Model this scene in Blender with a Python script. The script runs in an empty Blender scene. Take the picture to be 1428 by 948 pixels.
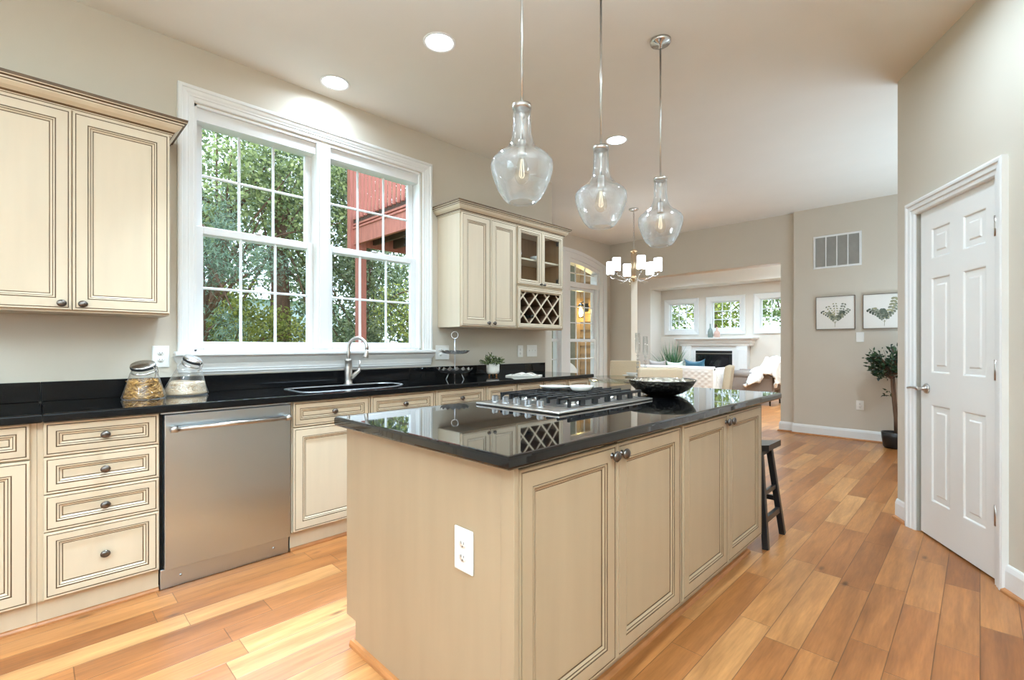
import bpy, bmesh, math, random
import numpy as np
from mathutils import Vector, Matrix
random.seed(7)
SC = bpy.context.scene
COL = SC.collection
PI = math.pi

# ------------------------------------------------------------------ camera
cam_d = bpy.data.cameras.new('camera')
cam = bpy.data.objects.new('camera', cam_d)
COL.objects.link(cam)
cam.location = (0, 0, 1.2)
cam.rotation_euler = (PI / 2, 0, math.radians(44.6))
cam_d.sensor_width = 36.0
cam_d.lens = 662.0 / 1428 * 36
cam_d.shift_y = 8 / 1428
cam_d.clip_start = 0.05
SC.camera = cam

# ------------------------------------------------------------------ colour management, world, light levels
SC.view_settings.view_transform = 'Standard'
SC.view_settings.look = 'None'
SC.view_settings.gamma = 1.0
SC.view_settings.use_curve_mapping = False
SC.view_settings.exposure = 0.42
SC.view_settings.use_white_balance = True
SC.view_settings.white_balance_temperature = 5400
SC.view_settings.white_balance_tint = 6
SC.cycles.max_bounces = 10
SC.cycles.diffuse_bounces = 5
SC.cycles.glossy_bounces = 5
SC.cycles.transparent_max_bounces = 24
SC.cycles.transmission_bounces = 8
SC.cycles.caustics_reflective = False
SC.cycles.caustics_refractive = False
SC.cycles.sample_clamp_indirect = 6.0
SC.cycles.use_denoising = True
CAN_W = 14.5          # one recessed lamp
CAN_GLOW = 14.0
SKY = 2.6
FILL_W = 6.0
LAMP_COL = (.86, 0.965, 1.0)
BOUNCE_W = 240.0

world = bpy.data.worlds.new('overcast_sky')
SC.world = world
world.use_nodes = True
wn = world.node_tree
wn.nodes['Background'].inputs[0].default_value = (0.90, 0.95, 1.0, 1)
wn.nodes['Background'].inputs[1].default_value = SKY

sun_d = bpy.data.lights.new('sun', 'SUN')
sun_d.energy = 9.0
sun_d.angle = 0.45
sun_d.color = (.92, .97, 1)
sun = bpy.data.objects.new('sun', sun_d)
COL.objects.link(sun)
sun.rotation_euler = Vector((-.52, .25, .82)).to_track_quat('Z', 'Y').to_euler()

def area(name, loc, rot, sx, sy, w, col=(1, 1, 1), spread=180):
    d = bpy.data.lights.new(name, 'AREA')
    d.shape = 'RECTANGLE'; d.size = sx; d.size_y = sy; d.energy = w; d.color = col; d.spread = math.radians(spread)
    o = bpy.data.objects.new(name, d)
    COL.objects.link(o); o.location = loc; o.rotation_euler = rot
    return o
# added area lamps by unseen rear and side openings, standing in for daylight
area('rear_fill', (-1.55, -2.95, 1.5), (PI / 2, 0, 0), 1.2, 1.1, FILL_W * 1.6, (.82, .95, 1))
area('side_fill', (2.72, -2.05, 1.5), (PI / 2, 0, PI / 2), 1.0, 1.5, FILL_W * 0.8, (.82, .95, 1))

# added upward lamps, out of view, brightening kitchen, dining and living room ceilings
area('ceiling_fill', (.7, -.9, 1.0), (PI, 0, 0), 1.6, 1.6, BOUNCE_W * 1.3, (.80, .95, 1), 128)
area('ceiling_fill', (.6, 5.8, .35), (PI, 0, 0), 1.6, 1.6, BOUNCE_W * .20, (.80, .95, 1), 150)
area('ceiling_fill', (-1.4, 9.0, 1.9), (PI, 0, 0), 1.0, 1.0, BOUNCE_W * 1.2, (.80, .94, 1), 150)

# ------------------------------------------------------------------ materials
def lin(c):
    return tuple(((x / 255) / 12.92 if x / 255 <= .04045 else ((x / 255 + .055) / 1.055) ** 2.4) for x in c)

def new_mat(name):
    m = bpy.data.materials.new(name); m.use_nodes = True
    nt = m.node_tree
    return m, nt, nt.nodes['Principled BSDF'], nt.nodes['Material Output']

def mat(name, col, rough=.5, metal=0., var=.06, scale=9., bump=0., bscale=60., stretch=(1, 1, 1), spec=None, emit=None, coat=0., sheen=0.):
    m, nt, b, out = new_mat(name)
    b.inputs['Roughness'].default_value = rough
    b.inputs['Metallic'].default_value = metal
    if spec is not None: b.inputs['Specular IOR Level'].default_value = spec
    if coat: b.inputs['Coat Weight'].default_value = coat
    if sheen: b.inputs['Sheen Weight'].default_value = sheen
    tc = nt.nodes.new('ShaderNodeTexCoord')
    mp = nt.nodes.new('ShaderNodeMapping'); mp.inputs['Scale'].default_value = stretch
    nz = nt.nodes.new('ShaderNodeTexNoise'); nz.inputs['Scale'].default_value = scale; nz.inputs['Detail'].default_value = 4
    rp = nt.nodes.new('ShaderNodeValToRGB')
    nt.links.new(tc.outputs['Object'], mp.inputs['Vector']); nt.links.new(mp.outputs[0], nz.inputs['Vector'])
    nt.links.new(nz.outputs['Fac'], rp.inputs['Fac'])
    c = Vector(col)
    rp.color_ramp.elements[0].position = .3; rp.color_ramp.elements[1].position = .7
    rp.color_ramp.elements[0].color = (*(c * (1 - var)), 1)
    rp.color_ramp.elements[1].color = (*[min(1, x * (1 + var)) for x in c], 1)
    nt.links.new(rp.outputs[0], b.inputs['Base Color'])
    if bump:
        n2 = nt.nodes.new('ShaderNodeTexNoise'); n2.inputs['Scale'].default_value = bscale; n2.inputs['Detail'].default_value = 3
        nt.links.new(mp.outputs[0], n2.inputs['Vector'])
        bp = nt.nodes.new('ShaderNodeBump'); bp.inputs['Strength'].default_value = bump; bp.inputs['Distance'].default_value = .01
        nt.links.new(n2.outputs['Fac'], bp.inputs['Height']); nt.links.new(bp.outputs[0], b.inputs['Normal'])
    if emit:
        b.inputs['Emission Color'].default_value = (*emit[0], 1); b.inputs['Emission Strength'].default_value = emit[1]
    return m

def thin_glass(name, tint=(1, 1, 1), refl=1.0, ior=1.45, rough=0.0, wave=0., frost=0.):
    m = bpy.data.materials.new(name); m.use_nodes = True
    nt = m.node_tree; nt.nodes.clear()
    out = nt.nodes.new('ShaderNodeOutputMaterial')
    tr = nt.nodes.new('ShaderNodeBsdfTransparent'); tr.inputs[0].default_value = (*tint, 1)
    gl = nt.nodes.new('ShaderNodeBsdfGlossy'); gl.inputs['Roughness'].default_value = rough
    fr = nt.nodes.new('ShaderNodeLayerWeight'); fr.inputs['Blend'].default_value = .5     # Schlick fresnel, the same from both sides
    pw = nt.nodes.new('ShaderNodeMath'); pw.operation = 'POWER'; pw.inputs[1].default_value = 5.0
    f0 = ((ior - 1) / (ior + 1)) ** 2
    mu = nt.nodes.new('ShaderNodeMath'); mu.operation = 'MULTIPLY_ADD'; mu.inputs[1].default_value = (1 - f0) * refl; mu.inputs[2].default_value = f0 * refl; mu.use_clamp = True
    mx = nt.nodes.new('ShaderNodeMixShader')
    nt.links.new(fr.outputs['Facing'], pw.inputs[0]); nt.links.new(pw.outputs[0], mu.inputs[0]); nt.links.new(mu.outputs[0], mx.inputs[0])
    nt.links.new(tr.outputs[0], mx.inputs[1]); nt.links.new(gl.outputs[0], mx.inputs[2])
    last = mx
    if wave:
        tc = nt.nodes.new('ShaderNodeTexCoord')
        nz = nt.nodes.new('ShaderNodeTexNoise'); nz.inputs['Scale'].default_value = 38; nz.inputs['Detail'].default_value = 2
        nt.links.new(tc.outputs['Object'], nz.inputs['Vector'])
        bp = nt.nodes.new('ShaderNodeBump'); bp.inputs['Strength'].default_value = wave; bp.inputs['Distance'].default_value = .01
        nt.links.new(nz.outputs['Fac'], bp.inputs['Height'])
        nt.links.new(bp.outputs[0], gl.inputs['Normal']); nt.links.new(bp.outputs[0], fr.inputs['Normal'])
    if frost:
        df = nt.nodes.new('ShaderNodeBsdfTranslucent'); df.inputs[0].default_value = (.9, .92, .92, 1)
        m2 = nt.nodes.new('ShaderNodeMixShader'); m2.inputs[0].default_value = frost
        lw = nt.nodes.new('ShaderNodeLayerWeight'); lw.inputs[0].default_value = .35
        mm = nt.nodes.new('ShaderNodeMath'); mm.operation = 'MULTIPLY_ADD'; mm.inputs[1].default_value = frost * 3; mm.inputs[2].default_value = frost * .35
        mm.use_clamp = True
        nt.links.new(lw.outputs['Facing'], mm.inputs[0]); nt.links.new(mm.outputs[0], m2.inputs[0])
        nt.links.new(mx.outputs[0], m2.inputs[1]); nt.links.new(df.outputs[0], m2.inputs[2]); last = m2
    nt.links.new(last.outputs[0], out.inputs[0])
    return m

def emit_mat(name, col, strength):
    m = bpy.data.materials.new(name); m.use_nodes = True
    nt = m.node_tree; nt.nodes.clear()
    out = nt.nodes.new('ShaderNodeOutputMaterial'); e = nt.nodes.new('ShaderNodeEmission')
    e.inputs[0].default_value = (*col, 1); e.inputs[1].default_value = strength
    nt.links.new(e.outputs[0], out.inputs[0])
    return m

def leaf_mat(name, cols, trans=.35, rough=.5):
    m, nt, b, out = new_mat(name)
    g = nt.nodes.new('ShaderNodeNewGeometry')
    rp = nt.nodes.new('ShaderNodeValToRGB')
    els = rp.color_ramp.elements
    while len(els) < len(cols): els.new(.5)
    for i, c in enumerate(cols):
        els[i].position = i / max(1, len(cols) - 1); els[i].color = (*c, 1)
    nt.links.new(g.outputs['Random Per Island'], rp.inputs['Fac'])
    nt.links.new(rp.outputs[0], b.inputs['Base Color']); b.inputs['Roughness'].default_value = rough
    t = nt.nodes.new('ShaderNodeBsdfTranslucent'); nt.links.new(rp.outputs[0], t.inputs[0])
    mx = nt.nodes.new('ShaderNodeMixShader'); mx.inputs[0].default_value = trans
    nt.links.new(b.outputs[0], mx.inputs[1]); nt.links.new(t.outputs[0], mx.inputs[2]); nt.links.new(mx.outputs[0], out.inputs[0])
    return m

def floor_mat():
    m, nt, b, out = new_mat('hardwood_planks')
    L = nt.links.new; N = nt.nodes.new
    def math_(op, a, bb=None, c=None):
        n = N('ShaderNodeMath'); n.operation = op
        for i, v in enumerate((a, bb, c)):
            if v is None: continue
            if isinstance(v, (int, float)): n.inputs[i].default_value = v
            else: L(v, n.inputs[i])
        return n.outputs[0]
    tc = N('ShaderNodeTexCoord'); sp = N('ShaderNodeSeparateXYZ'); L(tc.outputs['Object'], sp.inputs[0])
    u = math_('DIVIDE', sp.outputs[0], .127); row = math_('FLOOR', u)
    w1 = N('ShaderNodeTexWhiteNoise'); w1.noise_dimensions = '1D'; L(row, w1.inputs['W'])
    off = math_('MULTIPLY', w1.outputs['Value'], 5.0)
    lenr = math_('MULTIPLY_ADD', w1.outputs['Value'], .35, .62)
    v = math_('DIVIDE', math_('ADD', sp.outputs[1], off), lenr); colm = math_('FLOOR', v)
    cb = N('ShaderNodeCombineXYZ'); L(row, cb.inputs[0]); L(colm, cb.inputs[1])
    w2 = N('ShaderNodeTexWhiteNoise'); w2.noise_dimensions = '2D'; L(cb.outputs[0], w2.inputs['Vector'])
    rp = N('ShaderNodeValToRGB'); e = rp.color_ramp.elements
    cols = [(0, (148, 95, 50)), (.25, (165, 109, 59)), (.5, (175, 119, 66)), (.78, (185, 131, 76)), (1, (197, 147, 92))]
    while len(e) < len(cols): e.new(.5)
    for i, (p, c) in enumerate(cols): e[i].position = p; e[i].color = (*lin(c), 1)
    L(w2.outputs['Value'], rp.inputs['Fac'])
    # grain along the plank, shifted per plank
    cb2 = N('ShaderNodeCombineXYZ')
    L(math_('MULTIPLY', sp.outputs[0], 26.0), cb2.inputs[0])
    L(math_('MULTIPLY_ADD', w2.outputs['Value'], 37.0, math_('MULTIPLY', sp.outputs[1], 2.2)), cb2.inputs[1])
    gz = N('ShaderNodeTexNoise'); gz.inputs['Scale'].default_value = 1.0; gz.inputs['Detail'].default_value = 6; gz.inputs['Distortion'].default_value = .45
    L(cb2.outputs[0], gz.inputs['Vector'])
    gr = N('ShaderNodeValToRGB'); gr.color_ramp.elements[0].position = .28; gr.color_ramp.elements[0].color = (.60, .53, .46, 1)
    gr.color_ramp.elements[1].position = .62; gr.color_ramp.elements[1].color = (1.06, 1.05, 1.03, 1)
    L(gz.outputs['Fac'], gr.inputs['Fac'])
    cb3 = N('ShaderNodeCombineXYZ')
    L(math_('MULTIPLY', sp.outputs[0], 9.0), cb3.inputs[0]); L(math_('MULTIPLY_ADD', w2.outputs['Value'], 61.0, math_('MULTIPLY', sp.outputs[1], .9)), cb3.inputs[1])
    kz = N('ShaderNodeTexNoise'); kz.inputs['Scale'].default_value = 1.0; kz.inputs['Detail'].default_value = 3; L(cb3.outputs[0], kz.inputs['Vector'])
    kr = N('ShaderNodeValToRGB'); kr.color_ramp.elements[0].position = .35; kr.color_ramp.elements[0].color = (.78, .74, .70, 1); kr.color_ramp.elements[1].position = .65; kr.color_ramp.elements[1].color = (1.12, 1.1, 1.06, 1)
    L(kz.outputs['Fac'], kr.inputs['Fac'])
    fz = N('ShaderNodeTexNoise'); fz.inputs['Scale'].default_value = 5.0; fz.inputs['Detail'].default_value = 5; L(cb2.outputs[0], fz.inputs['Vector'])
    fr_ = N('ShaderNodeMapRange'); L(fz.outputs['Fac'], fr_.inputs[0]); fr_.inputs[1].default_value = .3; fr_.inputs[2].default_value = .7; fr_.inputs[3].default_value = .86; fr_.inputs[4].default_value = 1.08
    cb4 = N('ShaderNodeCombineXYZ'); L(math_('MULTIPLY', sp.outputs[0], 7.0), cb4.inputs[0]); L(math_('MULTIPLY', sp.outputs[1], 2.6), cb4.inputs[1])
    vk = N('ShaderNodeTexVoronoi'); vk.inputs['Scale'].default_value = 1.0; L(cb4.outputs[0], vk.inputs['Vector'])
    kn = N('ShaderNodeMapRange'); L(vk.outputs['Distance'], kn.inputs[0]); kn.inputs[1].default_value = .03; kn.inputs[2].default_value = .11; kn.inputs[3].default_value = .45; kn.inputs[4].default_value = 1.0
    fine = math_('MULTIPLY', fr_.outputs[0], kn.outputs[0])
    m1 = N('ShaderNodeMix'); m1.data_type = 'RGBA'; m1.blend_type = 'MULTIPLY'; m1.inputs[0].default_value = .75
    L(rp.outputs[0], m1.inputs[6]); L(gr.outputs[0], m1.inputs[7])
    m2 = N('ShaderNodeMix'); m2.data_type = 'RGBA'; m2.blend_type = 'MULTIPLY'; m2.inputs[0].default_value = .8
    L(m1.outputs[2], m2.inputs[6]); L(kr.outputs[0], m2.inputs[7])
    fu = math_('FRACT', u); fv = math_('FRACT', v)
    du = math_('MULTIPLY', math_('MINIMUM', fu, math_('SUBTRACT', 1.0, fu)), .127)
    dv = math_('MULTIPLY', math_('MINIMUM', fv, math_('SUBTRACT', 1.0, fv)), lenr)
    dd = math_('MINIMUM', du, dv)
    seam = N('ShaderNodeMapRange'); L(dd, seam.inputs[0]); seam.inputs[1].default_value = .0006; seam.inputs[2].default_value = .0022
    seam.inputs[3].default_value = .42; seam.inputs[4].default_value = 1.0
    m3 = N('ShaderNodeMix'); m3.data_type = 'RGBA'; m3.blend_type = 'MULTIPLY'; m3.inputs[0].default_value = 1
    L(m2.outputs[2], m3.inputs[6]); L(math_('MULTIPLY', seam.outputs[0], fine), m3.inputs[7])
    L(m3.outputs[2], b.inputs['Base Color'])
    rr = N('ShaderNodeMapRange'); L(gz.outputs['Fac'], rr.inputs[0]); rr.inputs[3].default_value = .24; rr.inputs[4].default_value = .38
    L(rr.outputs[0], b.inputs['Roughness'])
    bp = N('ShaderNodeBump'); bp.inputs['Strength'].default_value = .25; bp.inputs['Distance'].default_value = .004
    h = math_('ADD', seam.outputs[0], math_('MULTIPLY', kz.outputs['Fac'], .5)); L(h, bp.inputs['Height']); L(bp.outputs[0], b.inputs['Normal'])
    return m

def granite_mat():
    m, nt, b, out = new_mat('black_granite')
    tc = nt.nodes.new('ShaderNodeTexCoord')
    vo = nt.nodes.new('ShaderNodeTexVoronoi'); vo.inputs['Scale'].default_value = 420
    nt.links.new(tc.outputs['Object'], vo.inputs['Vector'])
    rp = nt.nodes.new('ShaderNodeValToRGB'); e = rp.color_ramp.elements
    e[0].position = .06; e[0].color = (.09, .09, .086, 1); e[1].position = .2; e[1].color = (.006, .006, .0065, 1)
    nt.links.new(vo.outputs['Distance'], rp.inputs['Fac']); nt.links.new(rp.outputs[0], b.inputs['Base Color'])
    b.inputs['Roughness'].default_value = .05
    b.inputs['Specular IOR Level'].default_value = .06
    lw = nt.nodes.new('ShaderNodeLayerWeight'); lw.inputs['Blend'].default_value = .5
    pw = nt.nodes.new('ShaderNodeMath'); pw.operation = 'POWER'; pw.inputs[1].default_value = 3.0
    ml = nt.nodes.new('ShaderNodeMath'); ml.operation = 'MULTIPLY_ADD'; ml.inputs[1].default_value = .88; ml.inputs[2].default_value = .012
    gl = nt.nodes.new('ShaderNodeBsdfGlossy'); gl.inputs['Roughness'].default_value = .025
    mx = nt.nodes.new('ShaderNodeMixShader')
    nt.links.new(lw.outputs['Facing'], pw.inputs[0]); nt.links.new(pw.outputs[0], ml.inputs[0]); nt.links.new(ml.outputs[0], mx.inputs[0])
    nt.links.new(b.outputs[0], mx.inputs[1]); nt.links.new(gl.outputs[0], mx.inputs[2]); nt.links.new(mx.outputs[0], out.inputs[0])
    return m

def steel_mat(name='brushed_stainless', col=(.54, .61, .69), rough=.3, stretch=(1, 260, 2)):
    m, nt, b, out = new_mat(name)
    tc = nt.nodes.new('ShaderNodeTexCoord'); mp = nt.nodes.new('ShaderNodeMapping'); mp.inputs['Scale'].default_value = stretch
    nz = nt.nodes.new('ShaderNodeTexNoise'); nz.inputs['Scale'].default_value = 3; nz.inputs['Detail'].default_value = 4
    nt.links.new(tc.outputs['Object'], mp.inputs[0]); nt.links.new(mp.outputs[0], nz.inputs['Vector'])
    mr = nt.nodes.new('ShaderNodeMapRange'); mr.inputs[3].default_value = rough - .05; mr.inputs[4].default_value = rough + .06
    nt.links.new(nz.outputs['Fac'], mr.inputs[0]); nt.links.new(mr.outputs[0], b.inputs['Roughness'])
    b.inputs['Base Color'].default_value = (*col, 1); b.inputs['Metallic'].default_value = 1
    b.inputs['Anisotropic'].default_value = .5
    return m

M = {}
M['wall'] = mat('greige_wall_paint', lin((204, 195, 179)), .75, var=.012, scale=3, bump=.03, bscale=220)
M['ceil'] = mat('ceiling_paint', lin((228, 222, 211)), .85, var=.012, scale=3)
M['wall2'] = mat('pale_family_room_paint', lin((222, 214, 203)), .75, var=.012, scale=3)
M['white'] = mat('white_trim_paint', lin((229, 228, 225)), .38, var=.01, scale=6)
M['door'] = mat('white_door_paint', lin((232, 230, 225)), .4, var=.01, scale=6)
M['vinyl'] = mat('white_window_vinyl', lin((228, 228, 227)), .35, var=.01)
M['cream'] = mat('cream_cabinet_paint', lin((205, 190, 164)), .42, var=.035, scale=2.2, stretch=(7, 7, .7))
M['cream2'] = mat('shaded_island_cream', lin((168, 149, 121)), .42, var=.035, scale=2.2, stretch=(7, 7, .7))  # cabinet cream darkened and warmed: shade and floor bounce put into the colour
M['glaze'] = mat('brown_glaze', lin((96, 74, 48)), .5, var=.25, scale=14)
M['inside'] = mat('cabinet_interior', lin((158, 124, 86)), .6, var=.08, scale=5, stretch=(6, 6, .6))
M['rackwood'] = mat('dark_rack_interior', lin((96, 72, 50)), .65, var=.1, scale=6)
M['floor'] = floor_mat()
M['granite'] = granite_mat()
M['steel'] = steel_mat()
M['chrome'] = mat('polished_nickel', (.66, .65, .63), .2, 1., var=.03)
M['nickel'] = mat('brushed_nickel', (.52, .49, .45), .28, 1., var=.05, scale=40)
M['knobsteel'] = mat('satin_knob_steel', (.34, .34, .34), .3, 1., var=.1)
M['pewter'] = mat('dark_pewter', (.16, .14, .125), .3, 1., var=.35, scale=60)
M['cavity'] = mat('dark_cavity', (.006, .006, .006), .7, var=.2)
M['iron'] = mat('cast_iron', (.012, .012, .013), .45, var=.2, scale=60, bump=.15, bscale=300)
M['black'] = mat('black_painted_wood', (.012, .012, .013), .28, var=.2, scale=20)
M['plate'] = mat('white_plastic', lin((238, 236, 230)), .35, var=.01)
M['slot'] = mat('dark_slot', (.03, .028, .025), .5)
M['shoe'] = mat('stained_oak', lin((176, 120, 70)), .35, var=.15, scale=12, stretch=(1, 1, 6))
M['pane'] = thin_glass('window_glass', (.97, .985, .98), .8)
M['seeded'] = thin_glass('clear_seeded_glass', (.985, .985, .98), 1.6, 1.5, .03, .22, .10)
M['jar'] = thin_glass('jar_glass', (.98, .985, .98), 1.5, 1.5, .01, .05, .09)
M['bulbglass'] = thin_glass('bulb_glass', (.98, .96, .9), 1.2, 1.45)
M['lens'] = emit_mat('lamp_lens', (1, .95, .86), CAN_GLOW)
M['filament'] = emit_mat('glowing_filament', (1, .80, .52), 2.2)
M['shade'] = emit_mat('lit_opal_glass', (1, .95, .88), 7)
M['ceramic'] = mat('white_ceramic', lin((238, 235, 228)), .25, var=.02)
M['ceramicmatte'] = mat('speckled_ceramic', lin((226, 220, 208)), .55, var=.08, scale=160)
M['linen'] = mat('cream_upholstery', lin((222, 204, 172)), .85, var=.05, scale=120, bump=.1, bscale=400)
M['sofa'] = mat('white_tufted_linen', lin((234, 228, 220)), .85, var=.03, scale=100)
M['grey'] = mat('grey_upholstery', lin((134, 122, 113)), .85, var=.06, scale=80)
M['fur'] = mat('white_fur', lin((240, 236, 231)), .95, var=.06, scale=35, bump=.9, bscale=70)
M['pasta'] = leaf_mat('dry_pasta', [lin((120, 84, 36)), lin((176, 130, 62)), lin((204, 160, 88))], .1)
M['rice'] = leaf_mat('rice_and_oats', [lin((236, 226, 208)), lin((222, 190, 148)), lin((240, 232, 218))], .1)
M['hammer'] = mat('hammered_dark_metal', (.20, .185, .155), .16, 1., var=.6, scale=55, bump=1., bscale=55)
M['hammerin'] = mat('hammered_pearl_lining', (.50, .46, .38), .16, 1., var=.6, scale=60, bump=1., bscale=60)
M['soil'] = mat('dark_soil', (.03, .02, .014), .9, var=.4, scale=60)
M['bark'] = mat('brown_bark', lin((104, 78, 58)), .85, var=.3, scale=20, bump=.6, bscale=40, stretch=(1, 1, .3))
M['leafdark'] = leaf_mat('glossy_dark_leaves', [lin((26, 40, 26)), lin((40, 62, 36)), lin((62, 84, 50))], .12, .35)
M['leafsmall'] = leaf_mat('small_green_leaves', [lin((50, 62, 34)), lin((88, 104, 56)), lin((150, 160, 104))], .2)
M['grassblade'] = leaf_mat('grass_blades', [lin((52, 92, 50)), lin((88, 136, 80)), lin((120, 140, 130))], .2)
M['woodframe'] = mat('grey_brown_wood_frame', lin((112, 98, 82)), .5, var=.15, scale=30)
M['canvas'] = mat('white_canvas', lin((232, 227, 218)), .8, var=.02, scale=200)
M['ink1'] = mat('grey_green_watercolour', lin((136, 138, 120)), .8, var=.35, scale=25)
M['ink2'] = mat('dark_green_watercolour', lin((92, 98, 84)), .8, var=.4, scale=25)
M['ink3'] = mat('olive_watercolour', lin((160, 156, 122)), .8, var=.3, scale=25)
M['ventgrey'] = mat('grey_vent_backing', lin((190, 188, 182)), .6, var=.05)
M['firebox'] = mat('black_firebox', (.012, .012, .013), .3, var=.2)
M['fireglass'] = mat('dark_fireplace_glass', (.01, .01, .012), .06, var=.1)
M['redwood'] = mat('red_stained_deck_wood', lin((182, 114, 96)), .7, var=.14, scale=10, stretch=(2, 2, .4))
M['darkwood'] = mat('dark_deck_joists', lin((84, 60, 48)), .8, var=.25, scale=10)
M['screen'] = mat('grey_green_screen_colour', lin((132, 130, 112)), .8, var=.1, scale=10)
M['siding'] = mat('tan_lap_siding', lin((158, 130, 94)), .7, var=.06, scale=8)
M['lawn'] = mat('lawn_ground', lin((78, 104, 52)), .95, var=.35, scale=6)
M['lamplit'] = emit_mat('porch_lantern_glow', (1, .72, .22), 30)
M['teal'] = mat('grey_green_glaze', lin((128, 140, 132)), .3, var=.1, scale=20)
M['pink'] = mat('blush_clay', lin((206, 172, 156)), .5, var=.08, scale=20)
M['bluepillow'] = mat('teal_blue_velvet', lin((50, 86, 104)), .85, var=.15, scale=40, sheen=.4)
M['greypillow'] = mat('taupe_pillow', lin((168, 158, 152)), .85, var=.1, scale=40)
M['sagepillow'] = mat('pale_sage_pillow', lin((206, 208, 196)), .85, var=.1, scale=60)
M['bottle'] = mat('dark_wine_bottle', (.01, .012, .01), .08, var=.2)
M['page'] = mat('white_pages', lin((240, 234, 222)), .7, var=.03, scale=50)
M['print'] = mat('brown_printed_pictures', lin((168, 140, 118)), .7, var=.4, scale=24)
M['metaltray'] = mat('galvanised_metal', (.66, .66, .66), .32, .9, var=.2, scale=30)
M['tableglass'] = thin_glass('table_glass', (.86, .92, .9), 1.3, 1.5)
M['rubber'] = mat('black_rubber', (.01, .01, .01), .6)
M['gold'] = mat('warm_brass', (.66, .50, .30), .3, 1.)
M['house'] = mat('pale_house_siding', lin((220, 226, 232)), .8, var=.03)
SPRUCE = leaf_mat('spruce_needles', [lin((74, 94, 76)), lin((116, 138, 112)), lin((158, 176, 148))], .25)
GREENA = leaf_mat('bright_green_leaves', [lin((90, 104, 62)), lin((138, 150, 90)), lin((196, 202, 138))], .45)
GREENB = leaf_mat('mid_green_leaves', [lin((66, 78, 50)), lin((104, 116, 76)), lin((160, 168, 124))], .4)
GREENY = leaf_mat('yellow_green_leaves', [lin((90, 98, 42)), lin((142, 148, 64)), lin((196, 196, 100))], .45)

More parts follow.
